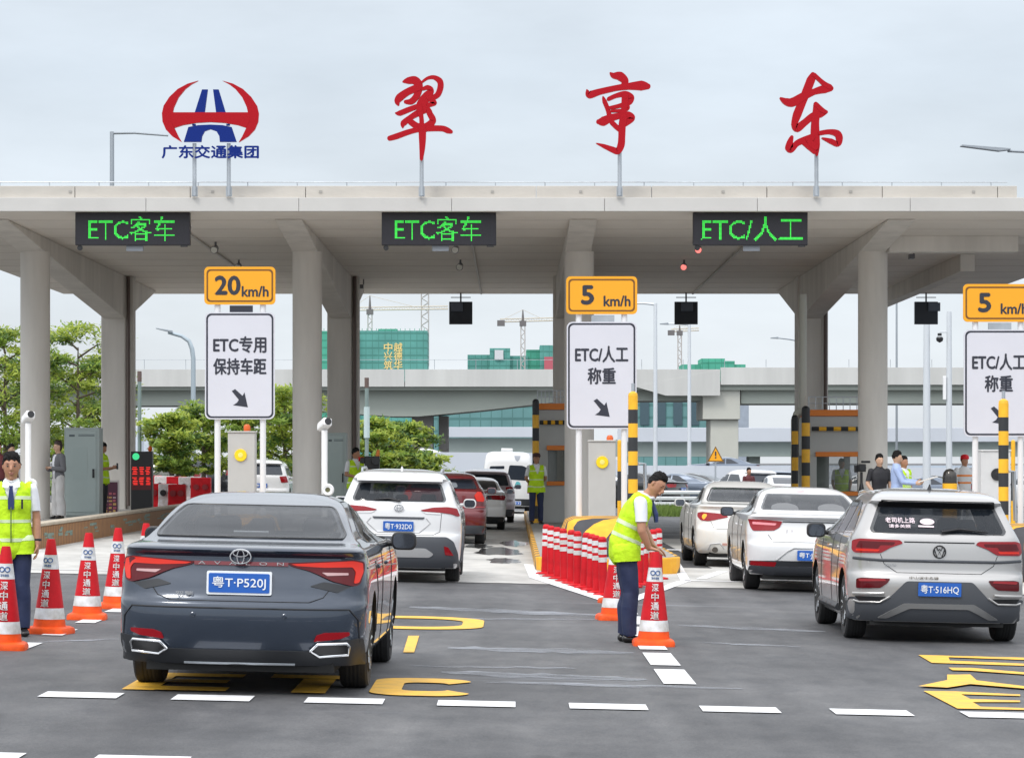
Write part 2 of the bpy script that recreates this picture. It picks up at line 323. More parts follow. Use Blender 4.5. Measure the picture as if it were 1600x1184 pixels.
# joints and cracks in the asphalt
CRK = mat('crack_dark', (.045, .046, .049), .8); random.seed(33)
def crack(pts, wd):
    P = []
    for (a, b), (c, d) in zip(pts, pts[1:]):
        n = max(2, int(math.hypot(c-a, d-b)/.35)); P += [(a+(c-a)*i/n+random.gauss(0, .006), b+(d-b)*i/n+random.gauss(0, .03)) for i in range(n)]
    P.append(pts[-1]); L_, R_ = [], []
    for i, p in enumerate(P):
        t = Vector(P[min(i+1, len(P)-1)])-Vector(P[max(i-1, 0)]); nn = Vector((-t.y, t.x)).normalized()*wd*random.uniform(.5, 1.3)/2; L_.append(tuple(Vector(p)+nn)); R_.append(tuple(Vector(p)-nn))
    for i in range(len(P)-1): pass
    m = MB(); n = len(P); m.add([(x, y, gz(x)+.006) for x, y in L_+R_], [(i, i+1, n+i+1, n+i) for i in range(n-1)]); tag(m.build('road_crack', CRK), kind='structure')
crack([(-13, 41.95), (-4, 41.97), (5, 41.96), (13, 41.98)], .10)
# shallow wet patches on the pad
WET = mat('wet_patch', (.10, .10, .10), .06, spec=.6)
random.seed(4)
for (cx, cy, rx, ry) in ((-.25, 57.0, .5, 2.6), (.05, 62.5, .3, 2.4), (-.15, 51.5, .3, 1.6), (-.7, 60, .3, 1.6)):
    P = []
    for i in range(26):
        a = 2*math.pi*i/26; k = .72+.4*random.random(); P.append((cx+rx*k*math.cos(a), cy+ry*k*math.sin(a)))
    tag(sheet('puddle', P, WET, .008), kind='structure')
# ------------------------------------------------------------------ toll canopy
SOF = Z(329, 59.7); DF, DB = 59.7, 89.3; XL, XR = -13.6, 14.2
SOFM = mat('soffit_concrete', (.71, .665, .605), .75, var=.06, vs=.5)
t = SOFM.node_tree; wv = t.nodes.new('ShaderNodeTexWave'); wv.bands_direction = 'Y'; wv.inputs['Scale'].default_value = 1.1; g = t.nodes.new('ShaderNodeTexCoord')
t.links.new(g.outputs['Object'], wv.inputs[0]); bp = t.nodes.new('ShaderNodeBump'); bp.inputs['Strength'].default_value = .25; bp.inputs['Distance'].default_value = .05
t.links.new(wv.outputs[0], bp.inputs['Height']); t.links.new(bp.outputs[0], t.nodes['Principled BSDF'].inputs['Normal'])
FASM = mat('fascia_panel', (.50, .49, .47), .55, var=.07, vs=.8)
PARM = mat('parapet_concrete', (.47, .445, .405), .7, var=.12, vs=.9, stretch=(1, 1, 3))
cp = thing('toll_canopy', 'long concrete toll plaza canopy with flat roof spanning all lanes', 'canopy', (0, DF, 0))
m = MB(); m.b2((XL, .12, SOF), (XR, DB-DF, SOF+.26)); m.build('soffit', SOFM, cp)
m = MB(); x = XL-.02
while x < XR: x1 = min(x+3.1, XR+.02); m.b2((x, random.uniform(0, .004), SOF-.015), (x1-.008, .115, SOF+.262)); x = x1
m.build('fascia', FASM, cp, bevel=.006)
m = MB()                                        # formwork joints and cable runs under the slab
for y in np.arange(2.4, 29, 2.4): m.b2((XL+.05, y-.012, SOF-.0035), (XR-.05, y+.012, SOF-.0005))
m.build('soffit_joint', mat('joint_dark', (.40, .36, .32), .8), cp)
m = MB()
for x in (-7.75, -1.5, 4.87): m.b2((x+.55, 1.2, SOF-.05), (x+.60, 29, SOF-.006))
m.build('cable_tray', mat('tray_grey', (.50, .48, .45), .6), cp)
m = MB()
x = XL
while x < 10.2:
    x1 = min(x+2.35, 10.3); m.b2((x, .28, SOF+.265), (x1-.012, .5, SOF+.525)); x = x1
m.b2((10.06, .5, SOF+.265), (10.29, 27, SOF+.52)); m.build('parapet', PARM, cp, bevel=.008)
m = MB()
for zz in (SOF+.66,): m.tube([(XL, .9, zz), (10.2, .9, zz)], .012, 6)
x = XL
while x < 10.3: m.tube([(x, .9, SOF+.26), (x, .9, SOF+.66)], .012, 6); x += 1.02
m.build('roof_railing', STEEL, cp)
m = MB()
for i, xx in enumerate((-12.8, -11.6, -9, -6.1, -3.9, -.4, 1.4, 4.3, 6.9, 9.4)): m.b2((xx-.03, .265, SOF+.38), (xx+.03, .278, SOF+.43))
m.build('drain_outlet', mat('outlet_grey', (.3, .29, .27), .7), cp)
# edge beams on the right bay
m = MB(); m.b2((8.5, 6.6, SOF-.36), (11.4, 7.1, SOF-.004)); m.b2((11.0, 12.5, SOF-.42), (11.35, 29.3, SOF-.004)); m.build('beam', CONC, cp)
DC1, DC2 = 67.0, 81.0; ISL = (-10.85, -4.66, 1.53, 8.21)
for i, xc in enumerate(ISL):
    zb = gz(xc)
    dsc = ['leftmost concrete canopy column pair with sloping haunch beam, behind the woman in grey', 'concrete canopy column pair with sloping haunch beam right of the 20 km/h sign',
           'concrete canopy column pair mostly hidden behind the middle 5 km/h sign', 'rightmost concrete canopy column pair beside the booth with the glazed window'][i]
    c = thing('canopy_column', dsc, 'column', (xc, DC1, zb), group='canopy columns'); dz = SOF-zb
    m = MB(); m.tube([(0, 0, 0), (0, 0, dz-.32)], .335, 36); m.build('front_shaft', CONC, c, smooth=40)
    m = MB(); m.b2((-.4, 13.6, 0), (.27, 14.4, dz-.005)); m.b2((.28, 13.75, 0), (.46, 14.3, dz-.005)); m.build('rear_shaft', CONC, c, bevel=.03)
    m = MB(); m.prism([(-5.2, dz-.006), (-5.2, dz-.03), (13.55, dz-1.17), (14.0, dz-1.17), (20.5, dz-.05), (20.5, dz-.006)], -.32, .26, 0, 'yz'); m.build('haunch_beam', CONC, c, bevel=.02)
    m = MB(); m.tube([(.36, 13.5, .3), (.36, 13.5, dz-.02)], .05, 8); m.build('drain_pipe', mat('pipe_brown', (.10, .07, .06), .5), c)
# big red characters on posts
def cal(name, strokes, ox, oy, label, zx):
    k = 7.893
    t = thing(name, label, 'sign', (0, DF, 0), group='red characters on the canopy')
    mp = lambda a, b: (X(ox+a/k, DF), Z(oy+b/k, DF)); sc = 1/k*DF/F
    m = MB(); m.strokes([[(a, b, c*sc) for a, b, c in s] for s in strokes], mp, -.22, .10); m.build('lettering', LRED, t)
    m = MB(); px, py0, py1 = zx; x = X(px, DF); m.tube([(x, -.08, Z(307, DF)), (x, -.08, Z(py0, DF))], .042, 10); m.box((x, -.04, Z(300, DF)), (.12, .05, .2)); m.build('post', STEEL, t)
cal('canopy_character', [[(240,158,20),(300,145,80),(380,140,100),(430,190,100),(430,260,90),(400,340,80),(340,400,75),(270,405,45)], [(420,230,90),(300,280,85),(200,350,95),(170,400,75),(180,440,30)],
 [(470,165,25),(540,115,35),(620,105,50),(690,150,75),(700,220,75),(670,310,70),(620,350,60)], [(480,250,35),(540,230,60),(590,260,55),(550,320,110),(500,380,120),(460,450,120)], [(560,340,80),(600,390,75),(630,425,45),(540,450,60),(460,500,90)],
 [(150,545,20),(200,545,65),(300,505,65),(420,460,60),(500,430,70)], [(235,720,20),(245,670,75),(330,600,65),(430,540,80),(520,500,90),(570,530,60)], [(330,650,75),(400,700,80),(460,730,110)],
 [(560,540,70),(600,610,80),(600,650,80),(540,710,100),(470,740,110)], [(440,490,80),(465,600,55),(470,700,60)], [(75,855,60),(160,830,70),(300,780,65),(420,750,60),(560,735,70),(720,735,70),(790,760,70),(830,775,45)],
 [(475,720,95),(478,850,88),(475,980,70),(465,1110,38)]], 600, 110, 'large red calligraphic character shaped like feathers over a cross, leftmost of three on the canopy', (659, 215, 0))
cal('canopy_character', [[(380,90,20),(420,120,70),(500,130,110),(560,190,90),(540,260,70)], [(92,300,20),(125,355,95),(250,320,75),(450,275,70),(600,255,80),(760,245,120),(840,255,70)], [(290,385,20),(310,440,55),(350,540,55),(370,620,60)],
 [(360,410,50),(450,370,55),(560,350,75),(630,390,85),(620,440,75),(590,470,50)], [(370,520,40),(470,500,50),(560,480,60),(600,520,40),(540,550,45),(400,558,35)], [(560,370,80),(555,470,80),(545,560,70)],
 [(235,690,60),(290,685,115),(370,650,95),(480,620,75),(600,610,90),(650,650,65),(560,710,80)], [(400,700,60),(450,750,60),(500,790,60)], [(540,640,90),(525,740,90),(520,880,85),(510,980,90),(470,1050,80),(400,1030,70),(300,990,48),(205,955,6)]],
 905, 105, 'large red calligraphic character with a hooked foot, middle of three on the canopy', (968, 235, 0))
cal('canopy_character', [[(500,110,60),(480,170,105),(430,300,105),(370,450,100),(310,600,105),(275,710,75)], [(105,400,25),(170,440,85),(250,450,110),(380,380,100),(520,320,75),(650,285,105),(720,280,70)], [(520,115,50),(590,180,50),(650,230,60),(710,260,60)],
 [(265,720,60),(310,765,105),(400,700,85),(500,620,85),(600,590,95),(670,575,30)], [(535,470,50),(545,560,90),(530,700,95),(530,850,110),(545,980,85),(550,1095,30)], [(540,480,60),(620,550,55),(665,570,40)],
 [(240,880,45),(220,940,75),(210,1010,100),(240,1035,65),(300,960,75),(380,920,80),(480,885,85)], [(380,950,40),(450,1000,60),(520,1065,45)], [(430,900,50),(480,960,70),(530,1000,80)], [(590,830,55),(700,815,60),(795,835,85),(825,890,85),(808,965,65),(720,930,65),(615,893,18)]],
 1205, 105, 'large red calligraphic character with two small feet, rightmost of three on the canopy', (1275, 165, 0))
# emblem
t = thing('canopy_emblem', 'red and blue oval road emblem over blue lettering on two posts above the canopy', 'sign', (0, DF, 0))
ez = lambda a, b: (X(245+a/8.459, DF), Z(120+b/8.459, DF))
def arc_moon(sg):
    c = 720; o = []
    outer = [(560, 70), (420, 110), (290, 180), (180, 285), (105, 400), (82, 500), (90, 610), (135, 715), (215, 800), (345, 880)]
    inner = [(300, 805), (250, 700), (225, 600), (222, 500), (240, 420), (300, 290), (390, 180), (470, 118)]
    P = [(x, y) for x, y in outer+inner]
    return [ez(x if sg < 0 else 2*c-x, y) for x, y in P]
m = MB(); m.prism(arc_moon(-1), -.20, -.10); m.prism(arc_moon(1), -.202, -.102)
m.prism([ez(*q) for q in ((200, 487), (1240, 487), (1240, 600), (1190, 690), (1080, 655), (900, 625), (720, 615), (540, 625), (360, 655), (250, 690), (200, 600))], -.206, -.106)
m.build('emblem_oval', LRED, t)
m = MB()
for q in (((610, 185), (685, 185), (645, 486), (515, 486)), ((755, 185), (828, 185), (920, 486), (795, 486))): m.prism([ez(*p) for p in q], -.19, -.10)
arch = [(370, 875), (430, 680), (560, 655), (720, 648), (880, 655), (1000, 680), (1065, 875), (845, 875), (838, 800), (800, 735), (720, 708), (645, 735), (610, 800), (600, 875)]
m.prism([ez(*p) for p in arch], -.19, -.10)
for a in (480, 930): m.prism([ez(*p) for p in ((a, 640), (a+45, 640), (a+45, 660), (a, 660))], -.19, -.10)
m.build('emblem_road', NAVY, t)
m = MB(); a, b = ez(85, 925), ez(1355, 1092); m.text('广东交通集团', b[0]-a[0], a[1]-b[1], ((a[0]+b[0])/2, -.2, (a[1]+b[1])/2), bold=.07); m.build('lettering', NAVY, t)
m = MB()
for px in (304.5, 358): m.tube([(X(px, DF), -.07, Z(307, DF)), (X(px, DF), -.07, Z(225, DF))], .042, 10); m.box((X(px, DF), -.03, Z(300, DF)), (.12, .05, .2))
m.build('post', STEEL, t)
# LED boards under the fascia
for i, (px, s, lb) in enumerate(((203, 'ETC客车', 'black LED board with green lettering, leftmost of three under the canopy edge'), (685, 'ETC客车', 'black LED board with green lettering, between the other two under the canopy edge'), (1175, 'ETC/人工', 'black LED board with a slash in its green lettering, rightmost under the canopy edge'))):
    x = X(px, DF); t = thing('led_board', lb, 'LED sign', (x, DF+.5, 0), group='LED lane boards'); z1, z0 = SOF-.005, SOF-.675
    m = MB(); m.b2((-1.17, -.1, z0), (1.17, .1, z1)); m.build('housing', LEDBG, t, bevel=.012)
    m = MB(); k = 1.74 if i < 2 else 2.05; m.dots(s, k, .50, (-.02 if i < 2 else .03, -.104, (z0+z1)/2)); m.build('lettering', LEDG, t)
    m = MB(); m.b2((-.14, .0, z0-.11), (.2, .1, z0-.003)); m.build('sensor_box', mat('box_grey', (.25, .27, .30), .5), t)
    m = MB(); m.lathe([(.055, -.02), (.055, .02)], 16, (-1.08, -.05, z0-.05), 0, 'y'); m.b2((.98, -.11, z0-.03), (1.12, -.02, z0+.0)); m.build('bracket', BLACK, t)
    for k in range(3):
        zz = SOF; yy = DF+2.5+k*6
        q = thing('lane_lamp', ['small grey lamp on the soffit behind the left LED board', 'small grey lamp on the soffit behind the middle LED board', 'small red glowing lamp on the soffit behind the right LED board'][i]+[', nearest of its row', ', second of its row', ', farthest of its row'][k], 'lamp', (x+(.9 if i == 0 else .2 if i == 1 else -.55)*(1-.02*k), yy, zz), group='soffit lamps')
        m = MB(); m.tube([(0, 0, -.005), (0, 0, -.12)], .025, 8); m.tube([(0, .05, -.14), (-.02, -.14, -.2)], [.07, .09], 12); m.build('lamp_body', mat('lamp_grey', (.12, .12, .13), .4), q)
        m = MB(); m.lathe([(.075, 0), (.075, -.012)], 14, (-.022, -.148, -.2), 0, 'y'); m.build('lens', mat('lamp_pale', (.65, .65, .6), .2) if i < 2 else mat('lamp_red', (.95, .25, .22), .3, emit=.9), q)
for i, px in enumerate((720, 1072, 1447)):
    d = DB-.6; x = X(px, d)
    t = thing('lane_signal', 'black lane signal box hung from the canopy, %s' % ['left of the middle speed sign', 'over the white sedans', 'beside the rightmost speed sign'][i], 'traffic light', (x, d, SOF), group='hanging lane signals')
    m = MB(); m.tube([(0, 0, 0), (0, 0, -.3)], .025, 8); m.tube([(-.3, 0, -.14), (.3, 0, -.14)], .014, 6); m.build('hanger', BLACK, t)
    m = MB(); m.b2((-.35, -.06, -.95), (.35, .08, -.27)); m.build('signal_case', mat('case_blue_black', (.012, .018, .03), .4), t, bevel=.01)
    m = MB(); xx = (-.3 if i == 0 else -.16 if i == 1 else .05); m.b2((xx, -.14, -.56), (xx+.36, -.065, -.3)); m.build('control_box', mat('box_slate', (.10, .12, .16), .5), t, bevel=.008)
for i, (px, d) in enumerate(((540, 82), (1270, 82), (1395, 70))):
    t = thing('canopy_camera', 'small dark camera under the canopy beside %s' % ['the second rear column', 'the rear column above the glazed booth', 'the rightmost front column'][i], 'camera', (X(px, d)+.5, d, SOF))
    m = MB(); m.tube([(0, 0, -.004), (0, 0, -.16)], .02, 8); m.box((-.06, -.05, -.22), (.12, .32, .11)); m.build('camera_body', mat('lamp_grey', (0, 0, 0)), t, bevel=.01)
# ------------------------------------------------------------------ overpasses behind
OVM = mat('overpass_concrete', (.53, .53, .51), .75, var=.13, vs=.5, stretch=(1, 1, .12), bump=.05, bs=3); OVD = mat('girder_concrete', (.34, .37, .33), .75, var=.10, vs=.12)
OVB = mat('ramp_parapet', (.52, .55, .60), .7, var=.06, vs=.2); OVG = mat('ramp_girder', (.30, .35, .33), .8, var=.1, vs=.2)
D1 = 220
zz = lambda y: Z(y, D1)
t = thing('overpass', 'long grey concrete road bridge with a solid parapet crossing behind the toll canopy', 'bridge', (0, D1, 0))
m = MB(); x = -75
for x1 in (-52, -30, -8, 15.55):
    m.b2((x, 0, zz(604)), (x1-.05, .35, zz(577))); x = x1
m.prism([(15.55, zz(577)), (15.55, zz(618)), (11.5, zz(618)), (9.2, zz(604)), (9.2, zz(604)-.0)], -.02, -.001); x = 15.6
for x1 in (40, 62, 85): m.b2((x, 0, zz(601)), (x1-.05, .35, zz(574))); x = x1
m.build('parapet', OVM, t, bevel=.03)
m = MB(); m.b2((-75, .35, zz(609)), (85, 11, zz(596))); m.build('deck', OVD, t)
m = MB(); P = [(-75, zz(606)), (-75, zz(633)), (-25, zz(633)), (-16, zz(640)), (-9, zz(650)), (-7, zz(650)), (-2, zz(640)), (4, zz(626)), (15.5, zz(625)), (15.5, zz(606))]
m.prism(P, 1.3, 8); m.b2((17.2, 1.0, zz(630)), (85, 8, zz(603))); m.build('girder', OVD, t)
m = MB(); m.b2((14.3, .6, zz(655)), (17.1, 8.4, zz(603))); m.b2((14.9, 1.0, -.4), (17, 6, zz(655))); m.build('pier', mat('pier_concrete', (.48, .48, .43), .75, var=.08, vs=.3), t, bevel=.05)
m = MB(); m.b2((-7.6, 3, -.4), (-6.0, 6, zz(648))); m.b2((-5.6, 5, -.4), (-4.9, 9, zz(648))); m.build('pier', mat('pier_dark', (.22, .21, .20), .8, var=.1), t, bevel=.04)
m = MB()
for x in np.arange(-74, 84, 3.1):
    m.tube([(x, .2, zz(577)), (x, .2, zz(577)+.75)], .02, 4)
m.tube([(-75, .2, zz(577)+.72), (9, .2, zz(577)+.72)], .015, 4); m.build('bridge_railing', STEEL, t)
D2 = 265; z2 = lambda y: Z(y, D2)
t = thing('ramp_bridge', 'lower pale grey ramp bridge behind the main overpass', 'bridge', (0, D2, 0))
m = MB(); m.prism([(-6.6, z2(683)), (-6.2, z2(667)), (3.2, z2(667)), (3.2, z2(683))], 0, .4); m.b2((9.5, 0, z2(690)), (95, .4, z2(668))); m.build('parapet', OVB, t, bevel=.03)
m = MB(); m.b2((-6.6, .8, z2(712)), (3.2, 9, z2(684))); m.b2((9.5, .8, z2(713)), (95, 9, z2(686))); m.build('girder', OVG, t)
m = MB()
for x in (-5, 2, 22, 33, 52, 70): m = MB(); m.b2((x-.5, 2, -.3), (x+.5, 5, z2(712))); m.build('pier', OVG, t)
t = thing('barrier_wall', 'pale grey concrete wall along the ramp behind the parked cars', 'wall', (0, 150, 0)); zw = lambda y: Z(y, 150)
m = MB(); m.prism([(-4.6, zw(706)), (4, zw(708)), (6.5, zw(727)), (15, zw(728)), (26, zw(732)), (60, zw(735)), (60, -.6), (-4.6, -.6)], 0, .4); m.build('wall', OVB, t)
m = MB(); m.prism([(-4.6, zw(737)), (4, zw(737)), (4, -.35), (-4.6, -.35)], -.12, -.005); m.build('green_skirting', mat('skirt_green', (.10, .16, .13), .8), t)
t = thing('hoarding', 'low pale blue site hoarding far behind the toll lanes at right', 'fence', (0, 300, 0)); 
m = MB(); m.b2((20, 0, -.3), (110, .1, 1.4)); m.build('panel', mat('hoarding_blue', (.45, .52, .60), .6, var=.1, vs=.3), t)
# towers under construction
def net(name, c):
    m = mat(name, c, .8, var=.16, vs=.12); t = m.node_tree; p = t.nodes['Principled BSDF']; src = p.inputs['Base Color'].links[0].from_socket
    g = t.nodes.new('ShaderNodeTexCoord'); sp = t.nodes.new('ShaderNodeSeparateXYZ'); t.links.new(g.outputs['Object'], sp.inputs[0])
    def lines(o, per, wd):
        a = t.nodes.new('ShaderNodeMath'); a.operation = 'FRACT'; b = t.nodes.new('ShaderNodeMath'); b.operation = 'DIVIDE'; b.inputs[1].default_value = per
        t.links.new(o, b.inputs[0]); t.links.new(b.outputs[0], a.inputs[0]); c = t.nodes.new('ShaderNodeMath'); c.operation = 'LESS_THAN'; c.inputs[1].default_value = wd; t.links.new(a.outputs[0], c.inputs[0]); return c.outputs[0]
    l1 = lines(sp.outputs[2], 3.0, .22); l2 = lines(sp.outputs[0], 2.6, .10); mx = t.nodes.new('ShaderNodeMath'); mx.operation = 'MAXIMUM'; t.links.new(l1, mx.inputs[0]); t.links.new(l2, mx.inputs[1])
    k = t.nodes.new('ShaderNodeMixRGB'); k.blend_type = 'MULTIPLY'; k.inputs[2].default_value = (.62, .70, .68, 1); t.links.new(mx.outputs[0], k.inputs[0]); t.links.new(src, k.inputs[1]); t.links.new(k.outputs[0], p.inputs['Base Color'])
    return m
NET = net('scaffold_net', (.07, .36, .25)); NET2 = net('scaffold_net_blue', (.10, .32, .28)); BAN = mat('banner_gold', (.75, .58, .22), .6)
DT = 1200; zt = lambda y: Z(y, DT); xt = lambda x: X(x, DT)
def block(t, x0, x1, y, dy, m, dp=24, name='wall'):
    b = MB(); b.b2((xt(x0), dy, -2), (xt(x1), dy+dp, zt(y))); return b.build(name, m, t)
t = thing('tower_block', 'green netted tower under construction with gold vertical lettering, left of the middle column', 'building', (0, DT, 0))
block(t, 500, 556, 517, 0, NET, name='net_wall'); block(t, 556.4, 667, 516, 3, NET2, name='net_wall'); block(t, 590, 620, 513, 5, NET, 6, 'roof_core')
m = MB()
for cx, s in ((606, '中兴筑'), (621.5, '越德华')):
    for k, c in enumerate(s): m.text(c, 3.4, 3.6, (xt(cx), 2.8, zt(542+k*14)), bold=.03)
m.build('banner_lettering', BAN, t)
m = MB()
for i in range(22): m.b2((xt(505)+i*1.95, 3, zt(516)), (xt(505)+i*1.95+.25, 3.3, zt(512.5)))
m.build('scaffold_pole', mat('pole_green', (.10, .35, .25), .6), t)
t = thing('tower_block', 'stepped green netted tower under construction behind the crane with the long jib', 'building', (0, DT+40, 0))
for a in ((728, 768, 548), (764, 797, 538), (797, 826, 550), (823, 880, 540), (845, 876, 533)): block(t, a[0], a[1], a[2], random.uniform(0, 4), NET2 if a[0] != 823 else NET, name='net_wall')
m = MB(); m.b2((xt(772), -.4, zt(556)), (xt(786), 0, zt(541))); m.build('sign_panel', mat('panel_white', (.6, .6, .62), .6), t)
m = MB(); m.b2((xt(852), -.4, zt(575)), (xt(866), 0, zt(552))); m.build('banner_panel', mat('banner_red', (.45, .10, .13), .6), t)
t = thing('tower_block', 'low green netted tower under construction over the right half of the overpass', 'building', (0, DT+6, 0))
for a in ((1068, 1168, 568), (1098, 1135, 559), (1110, 1150, 563)): block(t, a[0], a[1], a[2], random.uniform(0, 4), NET, name='net_wall')
t = thing('site_building', 'teal netted building seen under the overpass beside the yellow striped pole', 'building', (0, 700, 0))
b = MB(); b.b2((X(985, 700), 0, -1), (X(1122, 700), 20, Z(615, 700))); b.build('net_wall', net('scaffold_net_teal', (.12, .26, .26)), t)
b = MB()
for i in range(5): b.b2((X(1000+i*26, 700), -.3, Z(664, 700)), (X(1014+i*26, 700), -.05, Z(628, 700)))
b.build('window', mat('glass_far', (.05, .09, .11), .2), t)
t = thing('site_building', 'teal netted building seen under the overpass above the white van', 'building', (0, 720, 0))
b = MB(); b.b2((X(675, 720), 0, -1), (X(868, 720), 20, Z(630, 720))); b.build('net_wall', MATS['scaffold_net_teal'], t)
t = thing('far_tower', 'grey far tower seen under the right part of the overpass', 'building', (0, 900, 0)); b = MB(); b.b2((X(1150, 900), 0, -1), (X(1170, 900), 15, Z(632, 900))); b.build('wall', mat('tower_grey', (.30, .34, .40), .7, var=.2, vs=.3), t)
for i, (px, yy) in enumerate(((205, 668), (222, 655))):
    t = thing('far_tower', ['pale far tower left of the thin green post under the overpass', 'pale far tower right of the thin green post under the overpass'][i], 'building', (X(px, 1500), 1500+i*30, 0)); b = MB(); b.b2((-5, 0, -2), (5, 12, Z(yy, 1500))); b.build('wall', mat('tower_pale', (.55, .6, .66), .8, var=.1, vs=.2), t)
CRM = mat('crane_grey', (.46, .43, .41), .6); CRY = mat('crane_buff', (.52, .46, .36), .6); CRD = mat('crane_dark', (.14, .13, .13), .6)
def crane(label, px, ytop, yb, jl, jr, yj, d=1210, wd=1.7):
    t = thing('tower_crane', label, 'crane', (X(px, d), d, 0), group='tower cranes'); zj = Z(yj, d); zb = Z(yb, d); zt_ = Z(ytop, d)
    m = MB(); h = wd/2; z = zb-14
    for sx in (-h, h):
        for sy in (-h, h): m.tube([(sx, sy, z), (sx, sy, zj)], .22, 4)
    k = 0
    while z < zj:
        for sy in (-h, h): m.tube([(-h if k % 2 else h, sy, z), (h if k % 2 else -h, sy, min(z+1.9, zj))], .15, 4)
        z += 1.9; k += 1
    m.build('mast', CRM, t)
    m = MB(); m.tube([(0, 0, zj), (0, 0, zt_)], [.7, .2], 4); m.b2((-1.4, -1.2, zj-1.2), (1.4, 1.2, zj+1.0)); m.build('slewing_cab', CRD, t)
    m = MB(); a, b = X(jl, d)-X(px, d), X(jr, d)-X(px, d); zr = zj+(jr-jl and 0)
    for y0, z0 in ((-.6, .5), (.6, .5), (0, 1.7)): m.tube([(a, y0, zj+z0), (b, y0, zj+z0+.6)], .2, 4)
    n = int((b-a)/2)
    for i in range(n): x = a+(b-a)*i/n; m.tube([(x, -.6, zj+.5+.6*i/n), (x+(b-a)/n/2, 0, zj+1.7+.6*i/n), (x+(b-a)/n, -.6, zj+.5+.6*(i+1)/n)], .1, 4)
    m.tube([(0, 0, zt_), (b*.6, 0, zj+1.8)], .08, 4); m.tube([(0, 0, zt_), (a*.85, 0, zj+1.6)], .08, 4); m.build('jib', CRY, t)
    m = MB(); e_ = a if abs(a) < abs(b) else b; m.b2((e_*.95-1.6, -.9, zj-1.2), (e_*.95+1.6, .9, zj+1.2)); m.build('counterweight', CRD, t)
crane('dark topped tower crane at left above the green netted tower', 578, 462, 520, 545, 700, 487, 1216)
crane('plain tower crane mast above the right end of the gold lettered green tower', 664, 440, 520, 640, 760, 452, 1228, 3.0)
crane('tower crane with a long level jib and dark counterweight behind the middle of the overpass', 817, 484, 580, 781, 868, 505, 1236)
crane('slender tower crane behind the overpass at right of the middle speed sign', 1062, 508, 580, 1048, 1092, 520, 1400)
# ------------------------------------------------------------------ street lights and posts
LPM = mat('lamp_post_white', (.60, .63, .66), .45, .2); LPD = mat('lamp_post_grey', (.30, .33, .36), .45, .3)
def pole(label, px, ytop, d, r, arm=None, m=LPM, name='street_lamp', cat='street lamp', head=True, group='street lamps'):
    x = X(px, d); zt_ = Z(ytop, d); zb = gz(x) if d < 150 else 0
    t = thing(name, label, cat, (x, d, zb), group=group)
    b = MB(); b.tube([(0, 0, 0), (0, 0, .35), (0, 0, .36), (0, 0, zt_-zb)], [r*1.7, r*1.7, r*1.15, r*.85], 12); b.build('pole', m, t, smooth=40)
    if arm:
        ax, ay = X(arm[0], d)-x, Z(arm[1], d)-zb; sx = 1 if ax > 0 else -1
        b = MB(); b.tube([(0, 0, zt_-zb-.05), (ax*.3, 0, zt_-zb+(ay-zt_+zb)*.3), (ax*.75, 0, ay)], [r*.6, r*.5, r*.42], 8); b.build('arm', m, t, smooth=60)
        if head: b = MB(); b.prism([(ax*.7, ay-.05), (ax*1.0, ay-.03), (ax*1.0, ay+.02), (ax*.72, ay+.07)], -.14, .14); b.build('lamp_head', LPD, t, bevel=.015)
    return t
pole('tall white street lamp with a level arm, just right of the middle speed sign', 1024, 474, 130, .09, (966, 474))
pole('second white street lamp, between the lit road sign pole and the overpass pier', 1077, 506, 160, .10, (1031, 506))
pole('grey lamp beside the right rear column with its arm to the left', 1246, 531, 170, .08, (1204, 528), LPD)
pole('thin grey mast with cross bars right of the rightmost column', 1401, 462, 240, .09, None, LPD, 'mast', 'mast', group=None)
t = pole('thick white pole nearest the rightmost column', 1448, 497, 112, .14, None, LPM, 'camera_pole', 'pole', group=None)
t = pole('white pole carrying a camera arm and a slim box, left of the rightmost white board', 1483, 487, 112, .11, None, LPM, 'camera_pole', 'pole', group=None)
b = MB(); b.tube([(0, 0, Z(506, 112)), (-.36, 0, Z(506, 112))], .03, 6); b.build('arm', LPM, t)
b = MB(); b.tube([(-.36, 0, Z(508, 112)), (-.36, 0, Z(512, 112))], .08, 10); b.lathe([(.02, -.16), (.12, -.1), (.14, 0), (.10, .06)], 12, (-.36, 0, Z(516, 112))); b.build('camera_dome', BLACK, t)
b = MB(); b.b2((-.24, -.12, Z(612, 112)), (-.12, .04, Z(575, 112))); b.build('slim_box', WHITE, t, bevel=.02)
# curved lamp left
x, d = X(302, 140), 140
t = thing('street_lamp', 'grey street lamp with a curved arm sweeping left, left of the 20 km/h sign', 'street lamp', (x, d, 0), group='street lamps')
b = MB(); b.tube([(0, 0, 0), (0, 0, Z(560, d)), (-.06, 0, Z(545, d)), (-.2, 0, Z(533, d)), (-.55, 0, Z(525, d)), (-1.0, 0, Z(521, d)), (-1.2, 0, Z(519.5, d))], [.13, .11, .11, .10, .09, .08, .07], 10); b.build('pole', mat('lamp_post_blue', (.36, .42, .46), .45, .3), t, smooth=60)
b = MB(); b.prism([(-.95, Z(520, d)-.02), (-1.75, Z(514, d)), (-1.78, Z(513, d)+.03), (-1.0, Z(519, d)+.09)], -.15, .15); b.build('lamp_head', LPD, t, bevel=.02)
pole('grey lamp rising above the canopy roof beside the oval emblem', 175, 206, 106, .09, (292, 212), LPD, head=False)
d = 118; t = pole('grey lamp whose flat head reaches in from the right above the canopy', 1660, 232, d, .09, None, LPD)
b = MB(); b.tube([(0, 0, Z(240, d)-gz(t.location.x)), (-2.2, 0, Z(236, d)-gz(t.location.x))], .06, 8); b.build('arm', LPD, t)
